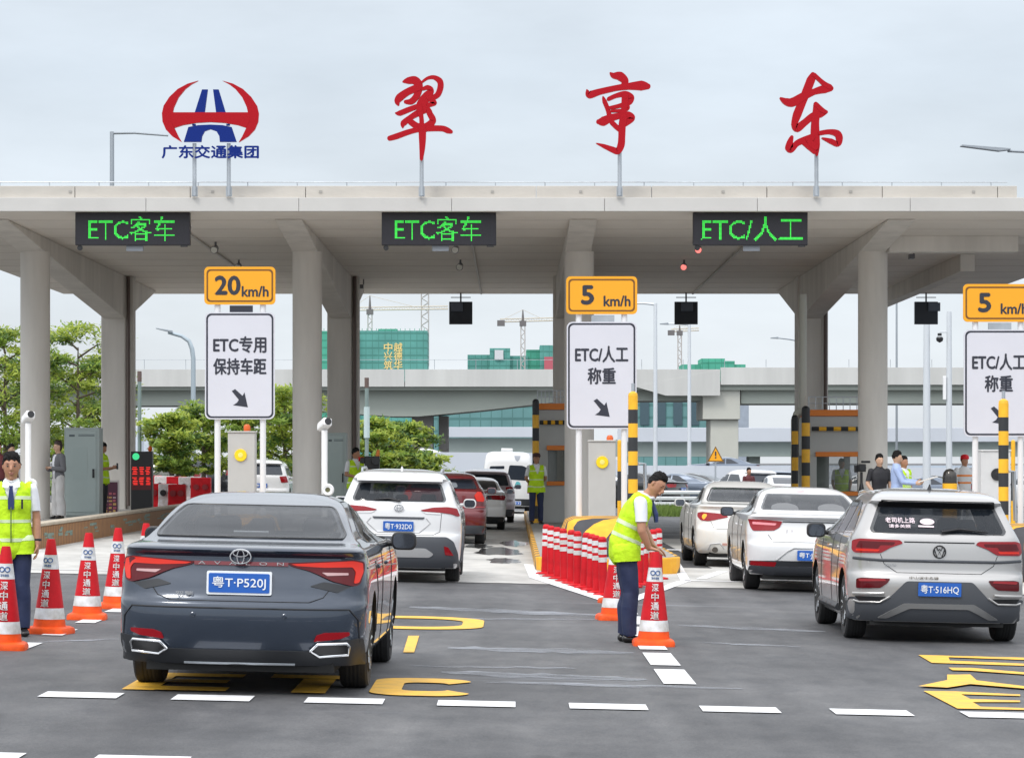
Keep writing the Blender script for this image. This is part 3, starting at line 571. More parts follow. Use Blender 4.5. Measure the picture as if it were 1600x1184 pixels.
b = MB(); za = Z(234, d)-gz(t.location.x); b.prism([(-2.1, za-.02), (-2.55, za-.08), (-4.1, za+.12), (-4.05, za+.2), (-2.1, za+.05)], -.18, .18); b.build('lamp_head', LPD, t, bevel=.02)
GRP = mat('post_green_grey', (.20, .26, .25), .5, .2); BRP = mat('post_brown', (.12, .08, .07), .5)
for px, yt, lb in ((218, 580, 'thin green grey post with a brown top, left of the red text display'), (573, 590, 'thin green grey post with a brown top behind the person with the camera')):
    d = 100; x = X(px, d); t = thing('post', lb, 'post', (x, d, gz(x)), group='thin green posts')
    b = MB(); b.tube([(0, 0, 0), (0, 0, Z(yt+16, d)-gz(x))], .065, 10); b.build('lower_tube', GRP, t); b = MB(); b.tube([(0, 0, Z(yt+16, d)-gz(x)), (0, 0, Z(yt, d)-gz(x))], .075, 10); b.build('top_sleeve', BRP, t)
    if px > 500: b = MB(); b.tube([(0, 0, 2.45), (0, 0, 3.5)], .1, 10); b.build('pale_band', mat('band_pale', (.45, .55, .55), .5), t)
t = thing('warning_sign', 'yellow triangular warning sign on a thin post in front of the overpass pier', 'sign', (X(1118, 120), 120, gz(8.3)))
b = MB(); b.tube([(0, 0, 0), (0, 0, Z(700, 120)+.2)], .035, 8); b.build('post', STEEL, t)
za = Z(722, 120)+.2; tri = lambda k: [(-.34*k, za+.28*(1-k)*.75), (.34*k, za+.28*(1-k)*.75), (0, za+.64-.64*(1-k)*.62)]
b = MB(); b.prism(tri(1), -.06, -.04); b.build('border', mat('sign_brown', (.16, .08, .01), .5), t); b = MB(); b.prism(tri(.78), -.066, -.061); b.build('face', SIGNY, t)
b = MB(); b.b2((-.03, -.072, za+.24), (.03, -.067, za+.42)); b.b2((-.03, -.072, za+.14), (.03, -.067, za+.2)); b.build('symbol', INK, t)
t = thing('guard_rail', 'white corrugated steel guard rail beside the grass behind the bending man', 'guard rail', (0, 108, 0)); x0, x1 = X(985, 108), X(1092, 108)
b = MB()
for zc in (.72, .50, .30):
    z = zc+gz(x0); b.prism([(0, z-.07), (-.06, z-.03), (-.06, z+.03), (0, z+.07), (.02, z+.07), (-.035, z), (.02, z-.07)], x0, x1+.6, 0, 'yz')
b.build('rail', mat('rail_white', (.66, .68, .70), .4, .3), t)
for i in range(4): b = MB(); b.cyl((x0+.3+i*.8, .08, gz(5)-.02), (x0+.3+i*.8, .08, .62), .05); b.build('post', STEEL, t)
tag(sheet('verge', [(4.2, 100), (7.0, 100), (7.0, 112), (4.2, 112)], mat('verge_soil', (.10, .12, .04), .9, var=.3, vs=3), .006), kind='structure')
m = MB(); random.seed(9)
for i in range(2600):
    x, y = random.uniform(4.25, 6.95), random.uniform(100.1, 111.8); a = random.uniform(0, 6.3); h = random.uniform(.15, .42); q = .03
    m.add([(x-q*math.cos(a), y-q*math.sin(a), gz(x)), (x+q*math.cos(a), y+q*math.sin(a), gz(x)), (x+random.uniform(-.08, .08), y+random.uniform(-.05, .05), gz(x)+h)], [(0, 1, 2)])
tag(m.build('grass', mat('grass_green', (.13, .20, .035), .8, var=.4, vs=2)), 'tufts of green grass in front of the white guard rail', 'grass', kind='stuff')
# ------------------------------------------------------------------ islands
def hazard(name, c1, c2, sc, rot=0, axis=(1, 0, 0)):
    m = bpy.data.materials.new(name); m.use_nodes = True; t = m.node_tree; p = t.nodes['Principled BSDF']; g = t.nodes.new('ShaderNodeTexCoord')
    mp = t.nodes.new('ShaderNodeMapping'); mp.inputs['Rotation'].default_value = rot if isinstance(rot, tuple) else (0, rot, 0); t.links.new(g.outputs['Object'], mp.inputs[0])
    wv = t.nodes.new('ShaderNodeTexWave'); wv.inputs['Scale'].default_value = sc; wv.bands_direction = 'X'; wv.inputs['Distortion'].default_value = .12; t.links.new(mp.outputs[0], wv.inputs[0])
    r = t.nodes.new('ShaderNodeValToRGB'); r.color_ramp.interpolation = 'CONSTANT'; r.color_ramp.elements[0].color = c1+(1,); r.color_ramp.elements[1].position = .55; r.color_ramp.elements[1].color = c2+(1,); t.links.new(wv.outputs[0], r.inputs[0])
    n = t.nodes.new('ShaderNodeTexNoise'); n.inputs['Scale'].default_value = 6; n.inputs['Detail'].default_value = 6; t.links.new(g.outputs['Object'], n.inputs[0])
    k = t.nodes.new('ShaderNodeMixRGB'); k.blend_type = 'OVERLAY'; k.inputs[0].default_value = .35; t.links.new(r.outputs[0], k.inputs[1]); t.links.new(n.outputs[0], k.inputs[2]); t.links.new(k.outputs[0], p.inputs['Base Color']); p.inputs['Roughness'].default_value = .6
    return m
ITOP = mat('island_top', (.30, .29, .27), .8, var=.15, vs=2)
def island(name, label, xc, wd, y0, y1, h, m, tail=0, tops=ITOP):
    z = gz(xc); t = thing(name, label, 'traffic island', (xc, y0, z))
    r = wd/2; P = [(r*math.cos(math.pi+math.pi*i/16), r-r*1.0*math.sin(math.pi*i/16)) for i in range(17)]+[(r, y1-y0), (-r, y1-y0)]
    b = MB(); b.prism(P, -.06, h, 0, 'xy'); b.build('kerb', m, t, bevel=.02)
    b = MB(); P2 = [(x*.93, .07+y*.985) for x, y in P]; b.prism(P2, h+.001, h+.005, 0, 'xy'); b.build('top_slab', tops, t)
    return t, z+h
HZL = hazard('hazard_left', (.22, .10, .03), (.42, .19, .045), 1.6, (0, 0, 0)); HZY = hazard('hazard_yellow_black', (.78, .38, .01), (.03, .03, .035), .62, (0, .7, .6))
HZK = hazard('hazard_kerb', (.74, .36, .012), (.10, .08, .05), .55, (0, .6, .5))
# the wide left island: a kerb wall with brown hatching and a pale coping
t = thing('toll_island', 'raised left traffic island with brown hatched wall and pale coping, behind the cones', 'traffic island', (-8.4, 52, gz(-8.4)))
b = MB(); b.b2((-.28, 0, -.1), (0, 42, .40)); b.b2((-6.5, 0, -.1), (-.285, .25, .40)); b.build('kerb_wall', hazard('hazard_brown', (.16, .075, .028), (.36, .165, .05), 1.9, (0, 0, R(58))), t, bevel=.02)
b = MB(); b.b2((-6.48, .26, -.1), (-.29, 42, .265)); b.build('slab', ITOP, t)
b = MB(); b.b2((-.30, -.02, .402), (.02, 42, .46)); b.b2((-6.5, -.02, .402), (-.302, .27, .46)); b.build('coping', mat('coping_pale', (.44, .38, .30), .8, var=.2, vs=3), t, bevel=.015)
b = MB(); random.seed(2)
for i in range(60):
    y = random.uniform(.3, 30); z = random.uniform(.14, .30); b.b2((.001, y, z), (.004+.0005*i/6, y+random.uniform(.25, .9), z+random.uniform(.02, .06)))
b.build('scuffed_paint', mat('scuff_green', (.20, .27, .23), .7, var=.4, vs=9), t)
ZL = gz(-8.4)+.265
t2, Z2 = island('toll_island', 'second traffic island, carrying the 20 km/h sign, hidden behind the dark sedan', -4.66, 2.0, 47.5, 92, .22, HZK)
t3, Z3 = island('toll_island', 'middle traffic island with yellow kerb behind the red posts', 1.55, 2.35, 46.5, 92, .24, HZK)
t4, Z4 = island('toll_island', 'right traffic island with yellow kerb beyond the silver SUV', 8.25, 2.3, 47.0, 92, .32, HZK)
def nose(label, xc, y0, wd, h, ln=3.6):
    t = thing('crash_block', label, 'crash barrier', (xc, y0, gz(xc)+.02)); rs = []
    for i in range(9):
        u = i/8; y = ln*u*.55; hh = h*(.45+.55*math.sin(min(1, u*1.6)*math.pi/2)); ww = wd*(.35+.65*math.sin(min(1, u*1.5)*math.pi/2))/2
        rs.append([(ww*math.cos(math.pi*k/14), y, hh*min(1, math.sin(math.pi*k/14)*1.5)) for k in range(15)])
    rs.append([(x, ln, z) for x, _, z in rs[-1]]); b = MB(); b.rings(rs); b.build('block', HZY, t, smooth=50)
    return t
nose('yellow and black striped crash block on the nose of the middle island', 1.5, 47.2, 1.5, .82)
nose('yellow and black striped crash block on the nose of the right island', 8.55, 46.6, 1.8, .86)
nose('striped crash block on the nose of the second island, behind the dark sedan', -4.66, 48, 1.4, .7)
# ------------------------------------------------------------------ speed signs and lane boards
def lane_sign(px, ytop, num, l1, l2, lbs):
    d = 50.5; s = F/d; x = X(px, d); zg = gz(x)+.2; zc = Z(ytop, d)-zg
    t = thing('lane_sign', lbs, 'sign', (x, d, zg), group='speed and lane signs')
    for sx in (-.39, .39):
        b = MB(); b.tube([(sx, .05, 0), (sx, .05, zc-.12)], .052, 14); b.build('post', mat('post_white', (.66, .66, .67), .4), t, smooth=40)
    p = lambda v: v/s
    z0, z1 = zc-p(59), zc
    b = MB(); b.prism(rrect(p(111), p(59), p(7), 5, 0, (z0+z1)/2), -.035, -.005); b.build('speed_plate', SIGNY, t)
    b = MB(); o, i_ = rrect(p(104), p(51), p(6), 5, 0, (z0+z1)/2), rrect(p(99), p(46), p(5), 5, 0, (z0+z1)/2); n = len(o)
    b.add([(q[0], -.037, q[1]) for q in o+i_], [(k, (k+1) % n, n+(k+1) % n, n+k) for k in range(n)]); b.build('speed_border', mat('border_brown', (.16, .06, .005), .5), t)
    b = MB(); w1 = p(38) if len(num) > 1 else p(18); xn = -p(19) if len(num) > 1 else -p(22)
    b.text(num, w1, p(28), (xn, -.038, (z0+z1)/2+.005), bold=.06); b.build('speed_number', INK, t); b = MB(); b.text('km/h', p(41), p(16), (p(24), -.038, (z0+z1)/2-p(9)), bold=.045); b.build('speed_unit', INK, t)
    b = MB(); b.b2((-p(16), -.02, z0-p(12)), (p(20), .02, z0-p(1.5))); b.build('bracket', INK if num == '20' else STEEL, t)
    z1, z0 = zc-p(71), zc-p(238); zm = (z0+z1)/2
    b = MB(); b.prism(rrect(p(109), p(167), p(9), 6, 0, zm), -.035, -.005); b.build('lane_plate', SIGNW, t)
    b = MB(); o, i_ = rrect(p(105), p(163), p(8), 6, 0, zm), rrect(p(99.5), p(157.5), p(6.5), 6, 0, zm); n = len(o)
    b.add([(q[0], -.037, q[1]) for q in o+i_], [(k, (k+1) % n, n+(k+1) % n, n+k) for k in range(n)]); b.build('lane_border', INK, t)
    b = MB(); b.text(l1, p(82), p(25), (0, -.038, zm+p(33)), bold=.045); b.text(l2, p(82) if len(l2) > 2 else p(43), p(25), (0, -.038, zm-p(1)), bold=.045)
    b.build('lane_lettering', INK, t); b = MB(); k = p(1.05); ar = [(-9, 13), (-3, 13), (8, 1), (8, 8), (13, 4), (13, -13), (-5, -13), (-1, -8), (5, -8), (-9, 8)]
    ar = [(-12, 11), (-7, 14), (4, 4), (7, 9), (12, -13), (-10, -10), (-4, -6), (-1.5, -2)]
    b.prism([(u*k, zm-p(51)+v*k) for u, v in ar], -.0385, -.0365); b.build('arrow', INK, t)
    return t
lane_sign(375, 417, '20', 'ETC专用', '保持车距', 'amber 20 km/h plate over a white lane board on two white posts')
lane_sign(940, 432, '5', 'ETC/人工', '称重', 'middle amber 5 km/h plate over a white lane board, behind the bending man')
lane_sign(1560, 444, '5', 'ETC/人工', '称重', 'amber 5 km/h plate over a white lane board at the right picture edge')
def cab(px, ytop, wpx, d, label, m, lamp, ibase, off=0):
    x = X(px, d); wd = wpx*d/F; zt_ = Z(ytop, d)-ibase; t = thing('control_cabinet', label, 'cabinet', (x, d, ibase), group='roadside cabinets')
    b = MB(); b.b2((-wd/2, 0, .0), (wd/2, .42, zt_)); b.b2((-wd/2-.012, -.02, zt_+.002), (wd/2+.012, .44, zt_+.03)); b.build('casing', m, t, bevel=.008)
    if lamp:
        zl = Z(lamp[0], d)-ibase; lx = X(lamp[2], d)-x; r = .105
        b = MB(); b.lathe([(r*1.06, .0), (r*1.06, -.02), (r, -.03)], 24, (lx, -.002, zl), 0, 'y'); b.build('lamp_ring', lamp[1], t, smooth=40)
        b = MB(); b.lathe([(r*.42, -.033), (r*.36, -.036)], 20, (lx, -.002, zl), 0, 'y'); b.build('lamp_centre', mat('lamp_pale_yellow', (.80, .72, .20), .4) if lamp[1] is not BLACK else BLACK, t)
    return t
YL = mat('lamp_yellow', (.90, .62, .01), .35); CG = mat('cabinet_grey', (.47, .46, .44), .55, var=.06, vs=2); CB = mat('cabinet_blue_grey', (.36, .42, .41), .5, var=.08, vs=1.5)
t = cab(377, 676, 42, 53, 'pale grey cabinet with a yellow round lamp between the leftmost sign posts', CG, (711, YL, 376), Z2)
t = cab(941, 690, 42, 53, 'pale grey cabinet with a yellow round lamp beneath the middle speed sign', CG, (722, YL, 941), Z3)
t = cab(1556, 705, 46, 53, 'pale grey cabinet with a dark round lamp beneath the rightmost speed sign', mat('cabinet_white', (.60, .60, .60), .5, var=.05), (741, BLACK, 1558), Z4)
for px, py, zi, lb in ((386, 664, Z2, 'orange beacon on the cabinet under the 20 km/h sign'), (953, 681, Z3, 'orange beacon on the cabinet under the middle 5 km/h sign')):
    d = 53.2; x = X(px, d); t = thing('beacon', lb, 'beacon', (x, d, Z(py+12, d))); b = MB(); b.lathe([(.09, 0), (.09, .03)], 14); b.build('base', BLACK, t)
    b = MB(); b.lathe([(.06, .031), (.062, .11), (.04, .15), (.01, .155)], 14); b.build('lens', mat('beacon_orange', (.60, .10, .008), .3), t, smooth=40)
def tall_cab(px, y0, wpx, d, label, ib):
    x = X(px, d); wd = wpx*d/F; zt_ = Z(y0, d)-ib; t = thing('equipment_cabinet', label, 'cabinet', (x, d, ib), group='tall equipment cabinets')
    b = MB(); b.b2((-wd/2, 0, .04), (wd/2, .6, zt_)); b.b2((-wd/2+.03, .03, 0), (wd/2-.03, .57, .04)); b.build('casing', CB, t, bevel=.01)
    b = MB(); b.b2((-wd/2+.04, -.012, .12), (wd/2-.08, -.001, zt_-.07)); b.build('door', mat('cabinet_door', (.38, .45, .44), .45, var=.06, vs=1.2), t, bevel=.006)
    b = MB(); b.b2((-wd*.26, -.016, zt_*.42), (wd*.16, -.0125, zt_*.78)); b.build('door_panel', mat('cabinet_panel', (.36, .43, .42), .45), t, bevel=.004)
    b = MB(); b.b2((wd*.3, -.04, zt_*.44), (wd*.36, -.013, zt_*.54)); b.build('handle', BLACK, t, bevel=.005)
    b = MB(); b.b2((-wd*.36, -.016, zt_-.21), (-wd*.2, -.0125, zt_-.16)); b.b2((-wd*.1, -.0155, zt_-.2), (wd*.36, -.0125, zt_-.185)); b.b2((-wd*.1, -.0155, zt_-.17), (wd*.36, -.0125, zt_-.155)); b.build('name_plate', mat('plate_dark', (.10, .13, .14), .4), t)
tall_cab(128, 668, 55, 68.5, 'tall grey green equipment cabinet between the woman in grey and the rear column', ZL); tall_cab(525, 676, 32, 70.5, 'tall grey green equipment cabinet behind the second canopy column', Z2)
def cam_pole(px, yt, yr, d, label, ib):
    x = X(px, d); t = thing('camera_post', label, 'camera', (x, d, ib), group='camera posts'); zt_ = Z(yt, d)-ib; zr = Z(yr, d)-ib
    b = MB(); b.tube([(0, 0, 0), (0, 0, zt_-.05)], .06, 12); b.build('post', WHITE, t)
    b = MB(); M = Matrix.Translation((0, 0, zt_+.06)) @ Matrix.Rotation(R(-22), 4, 'X') @ Matrix.Rotation(R(25), 4, 'Z'); b.box((0, 0, 0), (.19, .38, .17), M=M); b.build('camera_housing', WHITE, t, bevel=.04)
    b = MB(); b.tube([M @ Vector((0, -.17, 0)), M @ Vector((0, -.205, -.005))], .07, 14); b.build('lens', BLACK, t)
    b = MB(); b.lathe([(.05, -.115), (.10, -.13), (.125, -.10), (.125, -.04), (.05, -.03)], 22, (.07, 0, zr), 0, 'y', cap=False); b.build('ring_light', WHITE, t, smooth=60)
    b = MB(); b.lathe([(.055, -.05), (.055, -.1)], 16, (.07, 0, zr), 0, 'y'); b.build('ring_lens', mat('lens_olive', (.13, .13, .06), .3), t)
cam_pole(44, 657, 757, 58.5, 'white camera on a post with a ring lamp in front of the leftmost column', ZL); cam_pole(507, 668, 765, 58, 'white camera on a post with a ring lamp in front of the second column', Z2)
# red text display, poster, booths, guard poles
t = thing('lane_display', 'black lane display, green light over red text, left of the red and white barriers', 'display', (X(221, 72), 72, ZL)); s = F/72; q = lambda y: Z(y, 72)-ZL; xx = lambda x: (x-221)/s
b = MB(); b.b2((-.26, 0, 0), (.26, .3, q(705))); b.build('housing', BLACK, t, bevel=.01)
b = MB(); b.lathe([(.085, -.002), (.085, -.012)], 18, (-.135, 0, q(713)), 0, 'y'); b.build('green_light', mat('go_green', (.05, .65, .25), .4, emit=.7), t)
b = MB(); random.seed(3)
for r_ in range(2):
    for k in range(3):
        for u in range(5): b.b2((-.23+k*.155+random.uniform(0, .05), -.012, q(741+r_*16-u*2.6)), (-.12+k*.155+random.uniform(0, .03), -.004, q(740+r_*16-u*2.6)))
b.build('red_text', LEDR, t); b = MB(); b.b2((-.24, -.004, q(765)), (.24, -.001, q(733))); b.build('screen', mat('screen_dark_red', (.10, .006, .01), .4), t)
b = MB(); b.lathe([(.04, 0), (.06, .06), (.03, .13)], 10, (.2, .1, q(705)+.001)); b.build('beacon', MATS['beacon_orange'], t)
t = thing('poster_stand', 'small framed poster stand with purple and gold panels beside the left cabinet', 'poster', (X(173, 70.6), 70.6, ZL)); q = lambda y: Z(y, 70.6)-ZL
b = MB(); b.b2((-.2, 0, 0), (.2, .04, q(750))); b.build('frame', mat('frame_white', (.6, .55, .55), .5), t, bevel=.006)
b = MB(); b.b2((-.165, -.008, .05), (.165, -.002, q(753))); b.build('poster', mat('poster_purple', (.10, .03, .06), .5), t); b = MB(); random.seed(8)
for r_ in range(6):
    for k in range(3): b.b2((-.14+k*.098, -.012, .08+r_*.085), (-.14+k*.098+random.uniform(.05, .085), -.0085, .08+r_*.085+random.uniform(.03, .065)), random.randrange(3))
b.build('poster_panel', [mat('panel_gold', (.62, .38, .12), .5), mat('panel_pink', (.50, .12, .16), .5), mat('panel_pale', (.55, .42, .45), .5)], t)
BOG = mat('booth_grey', (.44, .45, .44), .55, var=.06, vs=1); GLS = mat('booth_glass', (.02, .04, .03), .05, spec=.8); GLS.node_tree.nodes['Principled BSDF'].inputs['Alpha'].default_value = .42
def booth(label, x0, x1, ytop, yb, d, ib, win):
    xc = (x0+x1)/2; x = X(xc, d); s = F/d; hw = (x1-x0)/2/s; q = lambda y: Z(y, d)-ib
    t = thing('toll_booth', label, 'toll booth', (x, d, ib), group='toll booths'); zt_ = q(ytop)
    wx0, wx1 = (win[0]-xc)/s, (win[1]-xc)/s; wz1, wz0 = q(win[2]), q(win[3])
    b = MB()
    for y0, y1 in ((0, .1), (3.0, 3.1)):
        b.b2((-hw, y0, 0), (hw, y1, wz0)); b.b2((-hw, y0, wz1), (hw, y1, zt_)); b.b2((-hw, y0, wz0), (wx0 if y0 < 1 else wx0+(wx1-wx0)*.62, y1, wz1))
        if wx1 < hw-.01: b.b2((wx1, y0, wz0), (hw, y1, wz1))
    for sx in (-1, 1): b.b2((min(sx*hw, sx*(hw-.08)), .102, 0), (max(sx*hw, sx*(hw-.08)), 2.998, wz0)); b.b2((min(sx*hw, sx*(hw-.08)), .102, wz1), (max(sx*hw, sx*(hw-.08)), 2.998, zt_))
    b.b2((-hw+.09, .102, zt_-.1), (hw-.09, 2.998, zt_-.002)); b.b2((-hw+.09, .5, wz0-.12), (hw-.09, 1.2, wz0-.06))
    b.build('wall', BOG, t, bevel=.012)
    b = MB(); b.b2((wx0, .06, wz0), (wx1, .075, wz1)); b.build('window', GLS, t)
    b = MB(); b.b2((wx0-.03, -.05, wz1-.02), (wx1+.03, -.001, wz1+.10)); b.build('window_header', ORANGE, t, bevel=.01); b = MB(); b.b2((wx0-.03, -.07, wz0-.1), (wx1+.03, -.001, wz0+.005)); b.build('window_sill', ORANGE, t, bevel=.01); b = MB(); b.b2((-hw-.03, -.06, zt_+.002), (hw+.03, 3.16, zt_+.16)); b.build('roof_band', ORANGE, t, bevel=.01)
    b = MB()
    for k in range(9): u = -hw+2*hw*k/8; b.tube([(u, .05, zt_+.16), (u, .05, zt_+.16+20/s)], .012, 5)
    b.tube([(-hw, .05, zt_+.16+20/s), (hw, .05, zt_+.16+20/s)], .014, 5); b.tube([(-hw, .05, zt_+.16+10/s), (hw, .05, zt_+.16+10/s)], .01, 5); b.build('roof_railing', STEEL, t)
    zb = q(ytop+20); n = 7
    for c_, nm, mm in ((0, 'striped_bar', None),):
        b = MB()
        for k in range(n): b.tube([(-hw+.05+(2*hw-.1)*k/n, -.16, zb), (-hw+.05+(2*hw-.1)*(k+1)/n, -.16, zb)], .055, 10, m=k % 2)
        b.build('striped_bar', [HBLK, YEL], t)
    return t
booth('grey toll booth with orange trim behind the middle lane sign, beside the guard', 840, 888, 640, 806, 74.5, Z3, (856, 884, 702, 752))
booth('grey toll booth with orange trim and a glazed window beside the rightmost column', 1264, 1350, 650, 806, 73.5, Z4, (1276, 1340, 712, 768))
def guard_pole(label, px, yt, d, r, ib, ph=0, cap=True, arms=False, band=.325, group='yellow and black guard poles'):
    x = X(px, d); h = Z(yt, d)-ib; t = thing('guard_pole', label, 'bollard', (x, d, ib), group=group)
    b = MB(); z = h; k = ph
    while z > 0: z0 = max(0, z-band); b.tube([(0, 0, z0), (0, 0, z)], r, 16, m=k % 2); z = z0; k += 1
    b.lathe([(r, h), (r*.9, h+r*.5), (r*.3, h+r*.9)], 16, m=ph % 2); b.build('striped_tube', [HBLK, YEL], t, smooth=40)
    if arms:
        b = MB(); b.tube([(0, 0, h+.02), (0, 0, h+.2)], r*.35, 10); b.build('top_pin', STEEL, t); b = MB(); b.tube([(r, .1, h-1.1), (r+.12, .2, h-1.1), (r+.14, .2, h-1.9)], .03, 8); b.build('side_bracket', STEEL, t)
guard_pole('striped guard pole behind the guard at the middle booth', 837, 628, 73.9, .085, Z3, 0)
guard_pole('outer striped guard pole left of the glazed booth, the thinner of two', 1242, 653, 73, .085, Z4, 0); guard_pole('inner striped guard pole left of the glazed booth, the thicker of two', 1259, 640, 72.6, .105, Z4, 0)
guard_pole('yellow and black striped pole in front of the middle white board', 989, 618, 47.6, .078, Z3-.02, 1, arms=True, band=.225); guard_pole('yellow and black striped pole in front of the rightmost white board', 1568, 630, 47.6, .082, Z4-.02, 1, arms=True, band=.225)
for px, zi, lb in ((968, Z3, 'slim yellow and black pole right of the cabinet under the middle speed sign'), (1583, Z4, 'slim yellow and black pole right of the cabinet under the rightmost speed sign')):
    guard_pole(lb, px, 690, 55, .04, zi, 1, band=.55, group='slim striped poles')
t = thing('pipe_bend', 'white bent vent pipe beside the thinner guard pole at the glazed booth', 'pipe', (X(1242, 74.2), 74.2, Z4)); q = lambda y: Z(y, 74.2)-Z4
b = MB(); b.tube([(0, 0, 0), (0, 0, q(656)), (.05, 0, q(647)), (.16, 0, q(642)), (.2, 0, q(640)), (.2, 0, q(460))], .1, 10); b.build('pipe', mat('pipe_cream', (.55, .56, .5), .5), t, smooth=60)
t = thing('dome_bollard', 'yellow based bollard with a dark shiny dome behind the silver SUV', 'bollard', (X(1484, 60), 60, Z4)); q = lambda y: Z(y, 60)-Z4
b = MB(); b.lathe([(.15, 0), (.15, q(755))], 20); b.build('base', YEL, t, smooth=40); b = MB(); b.lathe([(.148, q(755)+.002), (.15, q(745)), (.13, q(738)), (.08, q(733.5)), (.01, q(732))], 20); b.build('dome', mat('dome_dark', (.06, .055, .05), .12, .6), t, smooth=50)
# ------------------------------------------------------------------ cones, posts, barriers
CO = mat('cone_orange', (.76, .085, .010), .55, var=.28, vs=7, spec=.25); CR = mat('cone_red', (.52, .009, .016), .5, var=.2, vs=6, spec=.2); CW = mat('cone_white', (.66, .66, .68), .45, var=.18, vs=9, darkcol=(.70, .69, .66)); CBL = mat('cone_blue', (.03, .10, .28), .5)
def make_cone(label, h=.9):
    t = thing('traffic_cone', label, 'traffic cone', group='red and white traffic cones'); k = h/.9
    rad = lambda z: (.165-(z/.9)*.125)
    b = MB(); P = rrect(.40, .40, .06, 4); b.rings([[(x*s, y*s, z*k) for x, y in P] for s, z in ((1.0, 0), (1.0, .035), (.95, .055), (.80, .07))]); b.build('base', CO, t, smooth=35)
    seg = lambda z0, z1, nm, m, e=0: (lambda b: (b.lathe([(rad(z0)+e, z0*k), (rad(z1)+e, z1*k)], 28), b.build(nm, m, t, smooth=60)))(MB())
    seg(.066, .14, 'orange_foot', CO); seg(.1405, .245, 'white_band', CW, .002); seg(.2455, .615, 'red_band', CR, .001); seg(.6155, .75, 'white_band', CW, .002)
    b = MB(); b.lathe([(rad(.7505), .7505*k), (rad(.87), .87*k), (rad(.9)*.9, .9*k), (rad(.9)*.5, .9*k-.01)], 24); b.build('red_top', CR, t, smooth=60)
    f = lambda x, z: (x, -math.sqrt(max(0, (rad(z/k)+.006)**2-x*x)), z)
    b = MB()
    for i, c in enumerate('深中通道'): b.text(c, .062+.006*i, .072, (0, 0, (.56-i*.088)*k), f=f, bold=.028)
    b.build('white_lettering', CW, t)
    b = MB()
    for sx in (-1, 1): b.tube([(lambda p: f(p[0], p[1]))((sx*.024+.021*math.cos(a), (.70*k+.021*math.sin(a)))) for a in np.linspace(0, 2*math.pi, 15)], .0045, 5)
    b.text('深中通道', .075, .022, (0, 0, .65*k), f=f, bold=.02); b.build('blue_logo', CBL, t); return t
cone0 = make_cone('red and white cone with lettering touching the bending man'); first = True
def place_cone(px, py, label, rz=0):
    global first; x, d = GP(px, py); c = cone0 if first else dup(cone0, label=label); first = False
    c.location = (x, d, gz(x)); c.rotation_euler = (0, SLOPE, rz); c['label'] = label
place_cone(1021, 1008, 'red and white lettered cone right in front of the bending man'); 
for px, py, lb, rz in ((6, 1014, 'leftmost lettered cone, cut by the left edge in front of the standing man', .06), (77, 989, 'lettered cone just right of the standing man, nearest of the left row but one', -.25), (136, 967, 'lettered cone third from the left, between the standing man and the dark sedan', .05), (182, 950, 'lettered cone fourth from the left, before the hatched island wall', 0), (226, 934, 'lettered cone half hidden by the left side of the dark sedan', .1),
    (960, 968, 'cone half hidden behind the legs of the bending man, nearer of two', .1), (962, 942, 'cone mostly hidden behind the bending man, farther of two', .2)): place_cone(px, py, lb, rz)
def make_post():
    t = thing('delineator_post', 'red plastic post with white bands', 'delineator', group='red delineator posts')
    b = MB(); b.lathe([(.14, 0), (.14, .02), (.075, .035)], 18); b.build('base', RED, t, smooth=40)
    b = MB(); b.tube([(0, 0, .03), (0, 0, .74)], .056, 16); b.lathe([(.056, .741), (.045, .765), (.03, .775)], 16); b.build('tube', CR, t, smooth=40)
    b = MB()
    for z in (.44, .54, .64): b.lathe([(.0585, z), (.0585, z+.062)], 16)
    b.build('white_band', CW, t, smooth=60); return t
post0 = make_post(); plist = []
for i in range(10): u = i/9; plist.append((851+u*92, 897+u*33, 'in the left arm of the wedge before the yellow crash block'))
for i in range(8): u = (i+.6)/7.6; plist.append((952+u*78, 929-u*24, 'in the right arm of the wedge, between the bending man and the right lane'))
od = ['first', 'second', 'third', 'fourth', 'fifth', 'sixth', 'seventh', 'eighth', 'ninth', 'tenth']
for i, (px, py, lb) in enumerate(plist):
    x, d = GP(px, py); c = post0 if i == 0 else dup(post0); c.location = (x, d, gz(x)+.003); c.rotation_euler = (random.uniform(-.03, .03), SLOPE+random.uniform(-.03, .03), i)
    c['label'] = 'red white-banded post, %s from %s arm of the wedge at the crash block' % (od[i if i < 10 else i-10], 'left in left' if i < 10 else 'tip in right')
def wb(px, py, d, m, lb, wd=1.1, h=.9):
    x = X(px, d); t = thing('water_barrier', lb, 'barrier', (x, d, gz(x)), group='red and white water barriers')
    b = MB(); b.prism([(-.28, 0), (.28, 0), (.26, .25), (.13, .45), (.11, h), (-.11, h), (-.13, .45), (-.26, .25)], -wd/2, wd/2, 0, 'yz'); b.build('body', m, t, bevel=.02)
    b = MB()
    for sx in (-1, 1): b.b2((sx*wd*.25-.12, -.283, .06), (sx*wd*.25+.12, -.20, .16)); b.lathe([(.09, -.17), (.09, -.10)], 12, (sx*wd*.22, 0, h*.72), 0, 'y')
    b.build('pocket', BLACK if m is not CR else mat('barrier_dark_red', (.25, .01, .015), .5), t)
od = ['first', 'second', 'third', 'fourth', 'fifth', 'sixth', 'seventh']
for i in range(7): wb(200+i*19, 0, 96-.9*i, [CW, CR][(i+1) % 2], '%s plastic water barrier, %s from the left between the lane display and the dark sedan' % (['white', 'red'][(i+1) % 2], od[i]), .62, 1.05)
for i in range(3): wb(247+i*15, 0, 84-.5*i, [CR, CW][i % 2], '%s plastic water barrier in the near row beside the lane display, %s from the left' % (['red', 'white'][i % 2], od[i]), .5, .9)
